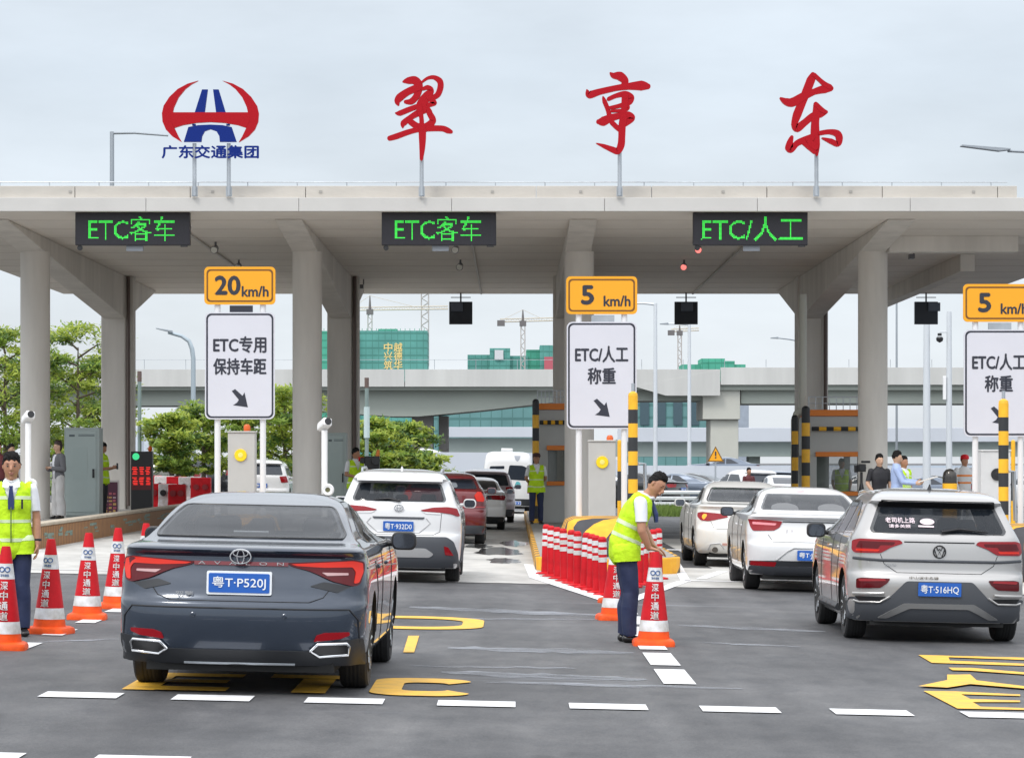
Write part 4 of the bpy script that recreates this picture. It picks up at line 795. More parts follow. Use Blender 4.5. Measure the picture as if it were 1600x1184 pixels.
# ------------------------------------------------------------------ trees
BARK = mat('bark', (.13, .10, .075), .9, var=.3, vs=8)
LF = [mat('leaf_light', (.42, .50, .075), .55, var=.25, vs=1.1, trans=.5), mat('leaf_mid', (.26, .38, .06), .55, var=.30, vs=1.1, trans=.5), mat('leaf_deep', (.09, .17, .035), .6, var=.25, vs=1, trans=.35)]
def tree(name, label, px, d, ybot_z, ytop, rx, seed, n=6000, leaf=.115, low=.25, lean=0, group='young trees beyond the toll lanes', airy=1.0):
    rnd = random.Random(seed); x = X(px, d); zb = ybot_z; h = Z(ytop, d)-zb
    t = thing(name, label, 'tree', (x, d, zb), group=group); tr = MB(); cl = []
    top = Vector((lean, 0, h*.8)); tr.tube([(0, 0, 0), (lean*.2, .05, h*.3), (lean*.6, -.05, h*.55), top], [.11, .085, .055, .02], 8)
    for i in range(15):
        z = h*(low+(.9-low)*i/15); a = i*2.4+rnd.uniform(-.4, .4); u = (z/h-low)/(1-low); L = rx*(1-.55*abs(u-.35)*1.4)*rnd.uniform(.65, 1.08)
        p0 = Vector((lean*z/h, 0, z*.92)); p1 = p0+Vector((L*math.cos(a), L*math.sin(a)*.9, L*rnd.uniform(.12, .5))); pm = (p0+p1)/2+Vector((0, 0, .1*L))
        tr.tube([p0, pm, p1], [.045, .028, .01], 6)
        for k in range(5):
            s = rnd.uniform(.3, 1.1); c = p0.lerp(p1, s)+Vector((rnd.gauss(0, .16), rnd.gauss(0, .16), rnd.gauss(.1, .12)))*rx*.5
            cl.append((c, rx*rnd.uniform(.13, .25)*airy)); tr.tube([p0.lerp(p1, s*.8), c], [.014, .006], 4)
    for k in range(6): cl.append((Vector((lean, 0, h*.9))+Vector((rnd.gauss(0, .3), rnd.gauss(0, .3), rnd.uniform(-.25, .1)))*rx*.5, rx*.22))
    tr.build('trunk', BARK, t, smooth=60); cr = MB(); per = n//len(cl)
    for c, r in cl:
        mi = rnd.choices((0, 1, 2), (.5, .33, .17))[0]
        for k in range(per):
            v = Vector((rnd.gauss(0, 1), rnd.gauss(0, 1), rnd.gauss(0, .34)))*r*.66; p = c+v
            nrm = Vector((rnd.gauss(0, .5), rnd.gauss(-.25, .5), rnd.gauss(.9, .4))).normalized(); u = nrm.orthogonal().normalized(); u = Matrix.Rotation(rnd.uniform(0, 6.3), 3, nrm) @ u; w_ = nrm.cross(u); s = leaf*rnd.uniform(.6, 1.25)
            cr.add([p-u*s, p+w_*s*.36-nrm*s*.1, p+u*s, p-w_*s*.36-nrm*s*.1], [(0, 1, 2, 3)], mi if rnd.random() < .8 else rnd.randrange(3))
    cr.build('crown', LF, t); return t
for a in ((8, 104, 488, 2.1, 'tree at the left edge behind the leftmost dark haired person'), (70, 112, 500, 2.0, 'tree directly behind the leftmost column'), (122, 106, 482, 2.1, 'tallest left tree, between the leftmost column pair'), (160, 114, 540, 1.8, 'tree behind the tall left cabinet'), (268, 100, 632, 1.25, 'low tree right of the lane display'), (318, 106, 618, 1.5, 'low tree behind the left post of the 20 km/h sign'), (445, 103, 590, 1.7, 'tree behind the second canopy column'), (395, 110, 600, 1.5, 'tree seen between the posts of the 20 km/h sign'), (588, 108, 642, 1.35, 'low tree behind the person with the camera'), (640, 122, 648, 1.3, 'low wide tree left of the dark bridge pier')):
    tree('young_tree', 'bright green young '+a[4], a[0], a[1], gz(X(a[0], a[1]))-.02, a[2], a[3], a[0], low=.22 if a[2] < 600 else .3)
for px, d, yt, rx, lb in ((610, 93, 700, .9, 'dark leafed shrub above the roof of the white SUV'), (668, 95, 703, .95, 'dark leafed shrub right of the low tree above the white SUV'), (640, 94, 706, .75, 'small dark leafed shrub between the two others above the white SUV')):
    tree('shrub', lb, px, d, gz(X(px, d))-.02, yt, rx, px, n=2400, leaf=.115, low=.35, group='shrubs behind the white SUV')
m = MB(); random.seed(12)
for i in range(5000):
    x = random.uniform(-21, -9.2); y = random.uniform(126, 132); z = abs(random.gauss(0, .55))+.05; s = random.uniform(.1, .24); a = random.uniform(0, 6.3); b_ = random.uniform(-.6, .6)
    u = Vector((math.cos(a), math.sin(a), b_))*s; w_ = Vector((-math.sin(a), math.cos(a), random.uniform(-.5, .5)))*s*.5; p = Vector((x, y, z)); m.add([p-u, p-w_, p+u, p+w_], [(0, 1, 2, 3)], random.randrange(1, 3))
tag(m.build('hedge', LF), 'low green undergrowth under the left trees', 'undergrowth', kind='stuff')
# ------------------------------------------------------------------ cars
def pchip(xs, ys):
    xs, ys = np.array(xs, float), np.array(ys, float); h = np.diff(xs); dl = np.diff(ys)/h; d = np.zeros(len(xs)); d[0], d[-1] = dl[0], dl[-1]
    for i in range(1, len(xs)-1):
        if dl[i-1]*dl[i] > 0: a, b = 2*h[i]+h[i-1], h[i]+2*h[i-1]; d[i] = (a+b)/(a/dl[i-1]+b/dl[i])
    def f(x):
        x = min(max(x, xs[0]), xs[-1]); i = min(int(np.searchsorted(xs, x, 'right'))-1, len(h)-1); t = (x-xs[i])/h[i]
        return (2*t**3-3*t*t+1)*ys[i]+(t**3-2*t*t+t)*h[i]*d[i]+(-2*t**3+3*t*t)*ys[i+1]+(t**3-t*t)*h[i]*d[i+1]
    return f
GLASS = mat('car_glass', (.022, .028, .038), .03, spec=.55); GLASST = mat('tinted_glass', (.016, .021, .028), .03, spec=.55); GLASST.node_tree.nodes['Principled BSDF'].inputs['Alpha'].default_value = .62; SEATM = mat('seat_grey', (.10, .10, .105), .8)
GRIM = mat('glass_rim', (.008, .008, .009), .3); LAMP = mat('tail_lamp_red', (.24, .003, .008), .2, coat=.3, spec=.25); LAMPB = mat('tail_lamp_bright', (.55, .022, .010), .25, coat=.2, spec=.2, emit=.12); LAMPD = mat('tail_lamp_dark', (.085, .003, .006), .2, coat=.15, spec=.2)
LAMPW = mat('lamp_clear', (.7, .68, .68), .15, coat=1); TRIM = mat('dark_trim', (.022, .024, .028), .5); TRIM2 = mat('grey_trim', (.06, .065, .075), .5); PLB = mat('plate_blue', (.012, .10, .42), .4); PLW = mat('plate_white', (.78, .80, .82), .4); ALU = mat('wheel_alloy', (.55, .56, .58), .25, .9); UNDER = mat('underbody', (.012, .012, .012), .9); MIRG = mat('mirror_glass', (.09, .10, .12), .05, .9); SEAM = mat('seam', (.008, .008, .01), .6)
class Car:
    def __init__(s, name, label, K, wb, paint, tr=.335, n=3.0, Lf=.55, arch=True, group='cars queuing at the toll lanes', res=3):
        s.t = thing(name, label, 'car', group=group); z = [k[0] for k in K]; s.zs = z
        s.yr, s.yf, s.w, s.L = (pchip(z, [k[i] for k in K]) for i in (1, 2, 3, 4)); s.n = n; s.Lf = Lf; s.wb = wb; s.tr = tr; s.paint = paint; s.g = group
        lv = []
        for a, b in zip(z, z[1:]): lv += [a+(b-a)*i/res for i in range(res)]
        lv.append(z[-1]); B = MB(); B.rings([s.outline(q) for q in lv], 0, cap=False); n_ = len(s.outline(z[0])); hn = n_//2
        for k, base in ((0, 0), (1, (len(lv)-1)*n_)):
            for i in range(hn): a, b, c, d = base+i, base+i+1, base+(n_-i-1) % n_, base+(n_-i) % n_; q = [a, b, c, d]; q = [v for j, v in enumerate(q) if v not in q[:j]]; B.f.append(tuple(q)); B.m.append(0)
        if arch:
            body = B.build('tmp', [paint, UNDER]); C = MB()
            for y in (0, wb):
                for sx in (-1, 1):
                    C.tube([(sx*(s.w(.4)-.30), y, tr), (sx*1.4, y, tr)], tr+.055, 40, m=1)
            cut = C.build('cut', [paint, UNDER]); md = body.modifiers.new('b', 'BOOLEAN'); md.object = cut; md.operation = 'DIFFERENCE'; md.solver = 'EXACT'
            dg = bpy.context.evaluated_depsgraph_get(); dg.update(); me = bpy.data.meshes.new_from_object(body.evaluated_get(dg))
            for o in (body, cut): q = o.data; bpy.data.objects.remove(o); bpy.data.meshes.remove(q)
            me.name = 'body'; me.shade_smooth(); me.set_sharp_from_angle(angle=R(38)); s.body = bpy.data.objects.new('body', me); COL.objects.link(s.body); s.body.parent = s.t
        else: s.body = B.build('body', paint, s.t, smooth=40)
        b = MB(); b.b2((-s.w(.3)+.2, s.yr(.3)+.12, .17), (s.w(.3)-.2, s.yf(.3)-.2, .32)); b.tube([(-.6, 0, .28), (.6, 0, .28)], .06, 8); b.build('underbody', UNDER, s.t)
        s.wheels(arch)
    def open(s, rear, sides, h, seats=True):
        """cut the window openings through the shell and glaze them"""
        def shr(poly, k): cx = sum(p[0] for p in poly)/len(poly); cy = sum(p[1] for p in poly)/len(poly); return [(cx+(x-cx)*k, cy+(y-cy)*k) for x, y in poly]
        C = []; b = MB(); b.prism(shr(rear, .955), -2.5, 1.1, 1); C.append(b)
        for p in sides: b = MB(); b.prism(shr(p, .94), -1.3, 1.3, 1, 'yz'); C.append(b)
        b = MB(); b.prism([(-.58, 1.13), (.58, 1.13), (.50, h-.13), (-.50, h-.13)], .9, 4.5, 1); C.append(b)
        objs = [q.build('cut', [s.paint, UNDER]) for q in C]
        for o in objs: md = s.body.modifiers.new('b', 'BOOLEAN'); md.object = o; md.operation = 'DIFFERENCE'; md.solver = 'EXACT'
        dg = bpy.context.evaluated_depsgraph_get(); dg.update(); me = bpy.data.meshes.new_from_object(s.body.evaluated_get(dg)); s.body.modifiers.clear(); s.body.data = me; me.name = 'body'; me.shade_smooth(); me.set_sharp_from_angle(angle=R(38))
        for o in objs: q = o.data; bpy.data.objects.remove(o); bpy.data.meshes.remove(q)
        for k in s.t.children:
            if k.name.split('.')[0] in ('rear_window', 'side_window'): k.data.materials[0] = GLASST
        s.patch('windscreen', sm([(-.62, 1.12), (.62, 1.12), (.53, h-.11), (-.53, h-.11)], .03), GLASST, 'front', off=.004)
        for y, z, n in ((.42 if h < 1.5 else .25, 1.10, 3), (1.25, 1.10, 2)):
            for i in range(n):
                x = (i-(n-1)/2)*(.74 if n == 2 else .42); b = MB(); b.rings([[(x+a*k, y+o, z+q) for a, o in rrect(.25 if n == 2 else .2, .09, .035, 4)] for q, k in ((-.02, .8), (.02, 1.0), (.12, .95), (.155, .7))]); b.build('seat', SEATM, s.t, smooth=50)
    def outline(s, z):
        w, yr, yf, L, n = s.w(z), s.yr(z), s.yf(z), s.L(z), s.n; h = []; Lf = min(s.Lf, (yf-yr)*.4); L = min(L, (yf-yr)*.45)
        for i in range(13): a = math.pi/2*i/12; h.append((w*math.sin(a)**(2/n), yr+L*(1-math.cos(a)**(2/n))))
        for i in range(1, 20): h.append((w, yr+L+(yf-Lf-yr-L)*i/20))
        for i in range(11): a = math.pi/2*(1-i/10); h.append((w*math.sin(a)**(2/n) if i < 10 else 0, yf-Lf*(1-math.cos(a)**(2/n))))
        return [(x, y, z) for x, y in h]+[(-x, y, z) for x, y in h[-2:0:-1]]
    def rear(s, x, z): u = min(abs(x)/s.w(z), 1); return Vector((x, s.yr(z)+s.L(z)*(1-(1-u**s.n)**(1/s.n)), z))
    def front(s, x, z): u = min(abs(x)/s.w(z), 1); return Vector((x, s.yf(z)-s.Lf*(1-(1-u**s.n)**(1/s.n)), z))
    def side(s, sg):
        def f(y, z):
            w, a, b, L = s.w(z), s.yr(z), s.yf(z), s.L(z); u = max(0, min(1, max(1-(y-a)/L, 1-(b-y)/s.Lf))); return Vector((sg*w*(1-u**s.n)**(1/s.n), y, z))
        return f
    def patch(s, name, poly, m, where='rear', off=.006, grid=.07, sk=.02, parent=None, mb=None):
        f = {'rear': s.rear, 'front': s.front, 'R': s.side(1), 'L': s.side(-1)}[where] if isinstance(where, str) else where
        b = bmesh.new(); b.faces.new([b.verts.new((x, y, 0)) for x, y in poly]); xs = [p[0] for p in poly]; ys = [p[1] for p in poly]
        for ax, lo, hi in ((0, min(xs), max(xs)), (1, min(ys), max(ys))):
            g = lo+grid
            while g < hi-grid*.2: bmesh.ops.bisect_plane(b, geom=b.verts[:]+b.edges[:]+b.faces[:], plane_co=(g, 0, 0) if ax == 0 else (0, g, 0), plane_no=(1, 0, 0) if ax == 0 else (0, 1, 0)); g += grid
        ed = [e for e in b.edges if e.is_boundary]; r = bmesh.ops.extrude_edge_only(b, edges=ed)
        for v in r['geom']:
            if isinstance(v, bmesh.types.BMVert): v.co.z = 1
        cen = Vector((0, s.wb/2, .7))
        for v in b.verts:
            x, y = v.co.x, v.co.y; p = f(x, y); e = .004; nn = (f(x+e, y)-f(x-e, y)).cross(f(x, y+e)-f(x, y-e))
            if nn.length > 1e-12: nn.normalize()
            if nn.dot(p-cen) < 0: nn = -nn
            v.co = p+nn*(off if v.co.z < .5 else off-sk)
        bmesh.ops.recalc_face_normals(b, faces=b.faces)
        me = bpy.data.meshes.new(name); b.to_mesh(me); b.free(); me.materials.append(m); me.shade_smooth(); me.set_sharp_from_angle(angle=R(40))
        o = bpy.data.objects.new(name, me); COL.objects.link(o); o.parent = parent or s.t; return o
    def both(s, name, poly, m, **k):
        a = s.patch(name, poly, m, **k); b = s.patch(name, [(-x, z) for x, z in poly], m, **k); return a, b
    def line(s, name, pts, m=SEAM, r=.0035, where='rear', parent=None, closed=False, off=.001):
        f = {'rear': s.rear, 'R': s.side(1), 'L': s.side(-1)}[where]; P = []
        if closed: pts = list(pts)+[pts[0]]
        for (a, b), (c, d) in zip(pts, pts[1:]):
            k = max(2, int(math.hypot(c-a, d-b)/.06))
            for i in range(k): t = i/k; P.append(f(a+(c-a)*t, b+(d-b)*t))
        P.append(f(*pts[-1])); cen = Vector((0, s.wb/2, P[0].z)); q = [p+(p-cen).normalized()*off for p in P]; b = MB(); b.tube(q, r, 6); return b.build(name, m, parent or s.t, smooth=60)
    def plate(s, xc, zc, txt, w=.44, h=.14, frame=True):
        y = min(s.rear(xc-w/2, zc).y, s.rear(xc, zc).y, s.rear(xc, zc-h/2).y, s.rear(xc, zc+h/2).y)-.012
        b = MB()
        if frame: b.prism(rrect(w+.03, h+.03, .012, 3, xc, zc), y-.004, y+.03)
        P = b.build('plate_frame', PLW if frame else TRIM, s.t); b = MB(); b.prism(rrect(w, h, .01, 3, xc, zc), y-.009, y-.0045); b.build('plate', PLB, P)
        b = MB(); b.text(txt, w*.88, h*.66, (xc, y-.0115, zc), bold=.012); b.build('plate_lettering', PLW, P)
    def wheels(s, arch):
        for y in (0, s.wb):
            for sx in (-1, 1):
                xo = sx*(s.w(.4)-.012); tw = .215; r = s.tr; b = MB()
                pr = [(r*.62, 0), (r*.66, .012), (r*.93, .004), (r*.985, .02), (r, .045), (r*1.0, tw-.045), (r*.985, tw-.02), (r*.93, tw), (r*.62, tw)]
                b.lathe([(a, -sx*q) for a, q in pr], 36, (xo, y, r), 0, 'x', cap=False)
                for k in range(4): b.lathe([(r+.0015, -sx*(.055+k*.03)), (r+.0035, -sx*(.062+k*.03)), (r+.0035, -sx*(.075+k*.03)), (r+.0015, -sx*(.08+k*.03))], 36, (xo, y, r), 0, 'x', cap=False)
                w_ = b.build('wheel', RUBBER, s.t, smooth=35); b = MB(); b.lathe([(r*.63, -sx*.005), (r*.60, -sx*.03), (r*.58, -sx*.10), (.02, -sx*.11)], 30, (xo, y, r), 1, 'x')
                for k in range(10):
                    a = 2*math.pi*(k//2)/5+(.16 if k % 2 else -.16); ca, sa = math.cos(a), math.sin(a)
                    b.tube([(xo-sx*.03, y+.05*ca, r+.05*sa), (xo-sx*.012, y+r*.6*ca, r+r*.6*sa)], [.022, .016], 6, m=0)
                b.lathe([(r*.635, -sx*.002), (r*.635, -sx*.02), (r*.60, -sx*.02)], 30, (xo, y, r), 0, 'x', cap=False); b.lathe([(.055, -sx*.012), (.06, -sx*.04)], 16, (xo, y, r), 0, 'x'); b.build('rim', [ALU, UNDER], w_, smooth=40)
    def mirror(s, sg, y, z, w=.20, h=.14):
        xs = s.side(sg)(y, z).x; b = MB(); b.tube([(xs-sg*.03, y, z-.03), (xs+sg*.08, y, z-.02)], .025, 8)
        rs = []
        for q, k in ((-.085, .86), (-.08, .97), (-.03, 1), (.04, .9), (.09, .6), (.11, .2)): rs.append([(xs+sg*(.05+w/2)+a*k, y+q, z+c*k) for a, c in rrect(w, h, .055, 5)])
        b.rings(rs); o = b.build('mirror', s.mcol if hasattr(s, 'mcol') else s.paint, s.t, smooth=50); b = MB(); b.prism(rrect(w*.82, h*.8, .045, 5, xs+sg*(.05+w/2), z), y-.0875, y-.0855); b.build('mirror_glass', MIRG, o)
    def windows(s, polys, m=GLASS, rim=True):
        for sg in 'LR':
            for p in polys: s.patch('side_window', p, m, where=sg, off=.005, grid=.08)
    def done(s, px=None, d=0, X0=None, yaw=0): s.place(X0, d, yaw); return s
    def place(s, X0, d, yaw): s.t.location = (X0, d, gz(X0)+.001); s.t.rotation_euler = (0, SLOPE, R(yaw))
def sm(poly, r=.03, n=3):
    """round the corners of a polygon"""
    o = []
    for i, p in enumerate(poly):
        a, b, c = Vector(poly[i-1]), Vector(p), Vector(poly[(i+1) % len(poly)]); u, v = a-b, c-b; q = min(r, u.length*.45, v.length*.45); p0, p1 = b+u.normalized()*q, b+v.normalized()*q
        for k in range(n+1): t = k/n; o.append(tuple(p0*(1-t)**2+b*2*t*(1-t)+p1*t*t))
    return o
def paint(name, c, metal=.35, rough=.32): return mat(name, c, rough, metal, coat=1, crough=.03)
SED = lambda ro, fl, w, h: [(.235, -ro+.15, fl-.2, w-.065, .35), (.30, -ro+.07, fl-.08, w-.025, .4), (.42, -ro+.02, fl-.02, w-.01, .42), (.56, -ro, fl, w-.005, .45), (.66, -ro+.01, fl, w, .45), (.70, -ro+.045, fl, w, .45), (.82, -ro+.085, fl-.06, w, .42), (.95, -ro+.125, fl-.3, w-.012, .42), (1.00, -ro+.13, fl-.5, w-.022, .41), (1.05, -ro+.075, fl-.75, w-.035, .40), (1.075, -ro+.12, fl-1.05, w-.06, .38),
    (1.10, -ro+.50, fl-1.45, w-.10, .3), (1.125, -ro+.63, fl-1.62, w-.135, .22), (h-.155, -ro+1.12, fl-2.05, w-.235, .22), (h-.085, -ro+1.42, fl-2.25, w-.29, .22), (h-.035, -ro+1.68, fl-2.40, w-.38, .2), (h-.008, -ro+1.85, fl-2.52, w-.52, .15), (h, -ro+1.95, fl-2.58, w-.65, .1)]
# --- dark grey sedan
PG = mat('paint_slate', (.028, .040, .062), .24, .4, coat=.85, crough=.02)
c = Car('sedan', 'dark slate grey sedan with a full width red tail lamp, nearest car', SED(1.15, 3.80, .907, 1.45), 2.87, PG, .34); c.mcol = BLACK
gp = sm([(-.69, 1.128), (.69, 1.128), (.70, 1.16), (.575, 1.352), (-.575, 1.352), (-.70, 1.16)], .05); c.line('glass_rim', gp, GRIM, .011, closed=True); gl = c.patch('rear_window', gp, GLASS, off=.006)
c.line('high_brake_lamp', [(-.13, 1.165), (.13, 1.165)], mat('brake_lamp_pale', (.30, .33, .35), .3), .011, parent=gl)
lp = sm([(.33, .964), (.58, .978), (.80, .99), (.868, .978), (.872, .92), (.85, .815), (.805, .80), (.66, .835), (.56, .88), (.50, .905), (.36, .940)], .02)
for o in c.both('tail_lamp', lp, LAMPD, off=.012, grid=.05): pass
c.both('lamp_strip', sm([(.36, .955), (.60, .971), (.79, .983), (.855, .968), (.862, .90), (.838, .825), (.805, .818), (.815, .90), (.79, .937), (.60, .932), (.40, .942)], .012), LAMPB, off=.0155, grid=.05); c.both('lamp_white', sm([(.62, .872), (.765, .878), (.765, .894), (.58, .896)], .006), mat('lamp_dim', (.40, .22, .22), .2, coat=1), off=.0155)
c.both('lamp_fin', sm([(.50, .80), (.70, .755), (.79, .80), (.60, .832)], .015), TRIM, off=.006)
c.patch('lamp_bar', [(-.34, .938), (.34, .938), (.34, .966), (-.34, .966)], mat('garnish_red', (.16, .01, .016), .15, .5, coat=1), off=.014)
b = MB(); yl = c.rear(0, .955).y-.018; b.text('AVALON', .62, .022, (.0, yl, .956), bold=.02, spacing=2.6); b.build('badge_lettering', CHROME, c.t)
def emblem_oval(c, z, w=.15):
    y = min(c.rear(0, z).y, c.rear(0, z-.045).y, c.rear(0, z+.045).y)-.016; b = MB(); E = lambda cx, cz, rx, rz, r: b.tube([(cx+rx*math.cos(a), y, cz+rz*math.sin(a)) for a in np.linspace(0, 2*math.pi, 33)], r, 6)
    E(0, z, w/2, w*.33, .0075); E(0, z, w*.17, w*.33, .0055); E(0, z+w*.16, w*.36, w*.155, .0055); b.build('emblem', CHROME, c.t, smooth=60)
emblem_oval(c, 1.005)
b = MB(); b.text('双擎', .13, .03, (-.40, c.rear(-.4, .71).y-.012, .735), bold=.03); b.build('small_badge', CHROME, c.t)
c.plate(-.005, .815, '粤T·P520J', .44, .14)
c.line('boot_seam', [(-.66, .80), (-.60, .72), (-.50, .685), (.50, .685), (.60, .72), (.66, .80)])
c.line('bumper_crease', [(-.86, .40), (-.85, .56), (-.79, .635), (.79, .635), (.85, .56), (.86, .40)], SEAM, .006)
c.both('reflector', sm([(.54, .405), (.72, .425), (.79, .45), (.79, .475), (.62, .47), (.56, .45)], .01), LAMP, off=.01)
c.patch('diffuser', sm([(-.88, .43), (-.66, .40), (-.52, .335), (.52, .335), (.66, .40), (.88, .43), (.90, .22), (-.90, .22)], .02), TRIM, off=.008)
c.line('lower_chrome', [(-.4, .235), (.4, .235)], STEEL, .016, off=.012)
for sg in (-1, 1):
    hexp = [(.52, .335), (.57, .385), (.775, .392), (.795, .37), (.785, .305), (.58, .292)]; P = [c.rear(sg*x, z)+Vector((0, -.025, 0)) for x, z in hexp]; b = MB(); b.tube(P+[P[0], P[1]], .011, 8); b.build('exhaust_trim', CHROME, c.t, smooth=60)
    c.patch('exhaust_opening', [(sg*x, z) for x, z in hexp], GRIM, off=.012)
b = MB()
for x in (-.33, .33): p = c.rear(x, .585); b.lathe([(.018, -.006), (.012, -.009)], 12, (x, p.y, p.z), 0, 'y')
b.build('parking_sensor', PG, c.t)
c.windows(WP := [sm([(.28, 1.09), (.30, 1.125), (.72, 1.335), (1.0, 1.365), (1.02, 1.075)], .03), sm([(1.07, 1.07), (1.05, 1.368), (1.55, 1.36), (1.9, 1.28), (2.28, 1.10), (2.28, 1.06)], .03)])
for sg in 'LR':
    c.line('door_seam', [(.2, .95), (.45, .72), (.42, .40)], where=sg); c.line('door_seam', [(1.04, 1.06), (1.06, .5), (1.1, .3)], where=sg); c.line('door_seam', [(2.2, 1.04), (2.22, .45), (2.12, .3)], where=sg); c.line('window_trim', [(.15, 1.075), (1.0, 1.058), (2.3, 1.045)], CHROME, .007, where=sg)
    c.line('shoulder_crease', [(-.7, .93), (.3, .925), (1.4, .88), (2.9, .84)], PG, .007, where=sg)
    for y in (.55, 1.55): p = c.side(1 if sg == 'R' else -1)(y, .90); b = MB(); b.box((p.x, y, .9), (.035, .2, .028)); b.build('door_handle', PG, c.t, bevel=.01)
c.open(gp, WP, 1.45); c.mirror(1, 2.02, 1.06, .21, .15); c.mirror(-1, 2.02, 1.06, .21, .15)
c.place(-1.965, 22.35, -.9)
# --- hatchback SUVs
SUV = lambda ro, fl, w, h: [(.21, -ro+.10, fl-.2, w-.07, .35), (.32, -ro+.03, fl-.08, w-.02, .4), (.46, -ro+.005, fl-.01, w-.005, .42), (.60, -ro, fl, w, .44), (.68, -ro+.02, fl, w, .44), (.72, -ro+.05, fl, w, .44), (.84, -ro+.06, fl-.05, w-.004, .42), (.95, -ro+.07, fl-.2, w-.015, .40), (1.045, -ro+.085, fl-.6, w-.035, .38), (1.10, -ro+.105, fl-1.1, w-.065, .34),
    (h-.30, -ro+.24, fl-1.72, w-.155, .26), (h-.165, -ro+.34, fl-2.05, w-.215, .22), (h-.135, -ro+.24, fl-2.13, w-.235, .2), (h-.085, -ro+.30, fl-2.25, w-.275, .22), (h-.04, -ro+.55, fl-2.45, w-.36, .2), (h-.012, -ro+.95, fl-2.75, w-.5, .15), (h, -ro+1.3, fl-2.95, w-.65, .1)]
PS = paint('paint_silver_beige', (.40, .39, .38), .55, .3)
c = Car('suv', 'silver beige SUV with a dark lower bumper and stickers on its rear window, right foreground', SUV(.79, 3.50, .91, 1.575), 2.68, PS, .34, n=3.2); c.mcol = BLACK
gp = sm([(-.68, 1.115), (.68, 1.115), (.70, 1.15), (.59, 1.415), (-.59, 1.415), (-.70, 1.15)], .05); gl = c.patch('rear_window', gp, GLASS, off=.006); c.patch('spoiler_band', sm([(-.605, 1.375), (.605, 1.375), (.585, 1.447), (-.585, 1.447)], .02), GRIM, off=.012)
b = MB(); y = lambda x, z: c.rear(x, z)+Vector((0, -.014, .004))
for q, (s_, w_, h_, x_, z_) in enumerate((('老司机上路', .30, .055, -.39, 1.245), ('请多关照', .22, .035, -.40, 1.185))): b.text(s_, w_, h_, (x_, 0, z_), f=y, bold=.03)
b.add([y(a, z) for a, z in ell(-.115, 1.235, .075, .032, 16)], [tuple(range(16))]); b.add([y(a, z) for a, z in ((-.21, 1.18), (-.05, 1.178), (-.05, 1.195), (-.21, 1.197))], [(0, 1, 2, 3)]); b.build('window_sticker', mat('sticker_pink', (.72, .60, .64), .5), gl)
b = MB(); b.tube([y(.02, 1.135)+Vector((0, -.02, 0)), y(.2, 1.165)+Vector((0, -.02, 0)), y(.5, 1.14)+Vector((0, -.02, 0))], [.016, .014, .008], 8); b.build('wiper', BLACK, c.t)
lp = sm([(.37, 1.012), (.40, 1.045), (.80, 1.05), (.862, 1.03), (.868, .935), (.845, .905), (.60, .908), (.55, .935), (.50, .965)], .02)
c.both('tail_lamp', lp, LAMP, off=.012, grid=.05); c.both('lamp_strip', sm([(.45, 1.022), (.80, 1.026), (.83, .96), (.62, .955), (.60, .99), (.47, .992)], .012), LAMPD, off=.0145, grid=.05); c.both('lamp_bright', sm([(.62, .925), (.83, .925), (.83, .945), (.60, .945)], .008), LAMPB, off=.0145, grid=.05)
c.line('boot_crease', [(-.36, 1.03), (.36, 1.03)], SEAM, .007); c.line('boot_groove', [(-.86, .852), (-.6, .838), (.6, .838), (.86, .852)], TRIM2, .017); c.line('boot_seam', [(-.60, .90), (-.56, .80), (-.43, .715), (.43, .715), (.56, .80), (.60, .90)])
b = MB(); z0 = .935; y0 = c.rear(0, z0).y-.014; b.tube([(.062*math.cos(a), y0, z0+.062*math.sin(a)) for a in np.linspace(0, 2*math.pi, 33)], .007, 6)
b.tube([(-.032, y0, z0+.052), (-.012, y0, z0+.008), (0, y0, z0+.03), (0, y0, z0+.03), (.012, y0, z0+.008), (.032, y0, z0+.052)], .0055, 5); b.tube([(-.055, y0-.001, z0+.028), (-.026, y0-.001, z0-.05), (0, y0-.001, z0+.002), (.026, y0-.001, z0-.05), (.055, y0-.001, z0+.028)], .0055, 5); b.build('emblem', mat('emblem_dark', (.06, .06, .065), .2, .8), c.t, smooth=60)
b = MB(); b.text('280TSI', .12, .022, (-.5, c.rear(-.5, .79).y-.01, .79), bold=.02); b.build('small_badge', CHROME, c.t)
c.patch('lower_bumper', sm([(-.895, .455), (-.52, .445), (-.34, .63), (.34, .63), (.52, .445), (.895, .455), (.90, .22), (-.90, .22)], .03), TRIM2, off=.009); c.plate(0, .552, '粤T·516HQ', .44, .14, frame=False)
c.both('reflector', sm([(.50, .65), (.53, .605), (.60, .555), (.83, .545), (.83, .64), (.78, .652)], .015), LAMPD, off=.011, grid=.05); c.both('reflector_strip', sm([(.54, .625), (.80, .615), (.81, .64), (.56, .645)], .008), LAMP, off=.0135)
c.line('bumper_chrome', [(-.86, .49), (-.62, .495), (-.56, .50)], PS, .016, off=.012); c.line('bumper_chrome', [(.86, .49), (.62, .495), (.56, .50)], PS, .016, off=.012)
c.both('fog_recess', sm([(.54, .465), (.60, .425), (.80, .42), (.84, .465)], .012), GRIM, off=.012); c.line('fog_trim', [(.50, .47), (.60, .41), (.80, .405), (.85, .42)], PS, .012, off=.012); c.line('fog_trim', [(-.50, .47), (-.60, .41), (-.80, .405), (-.85, .42)], PS, .012, off=.012)
c.patch('skid_plate', sm([(-.62, .255), (-.36, .405), (.36, .405), (.62, .255), (.52, .255), (.30, .355), (-.30, .355), (-.52, .255)], .02), mat('skid_silver', (.30, .30, .30), .35, .6), off=.02)
b = MB(); b.text('中山深中先锋', .30, .026, (-.16, c.rear(0, .655).y-.012, .668), bold=.02); b.build('dealer_lettering', mat('dealer_dark', (.08, .06, .03), .5), c.t)
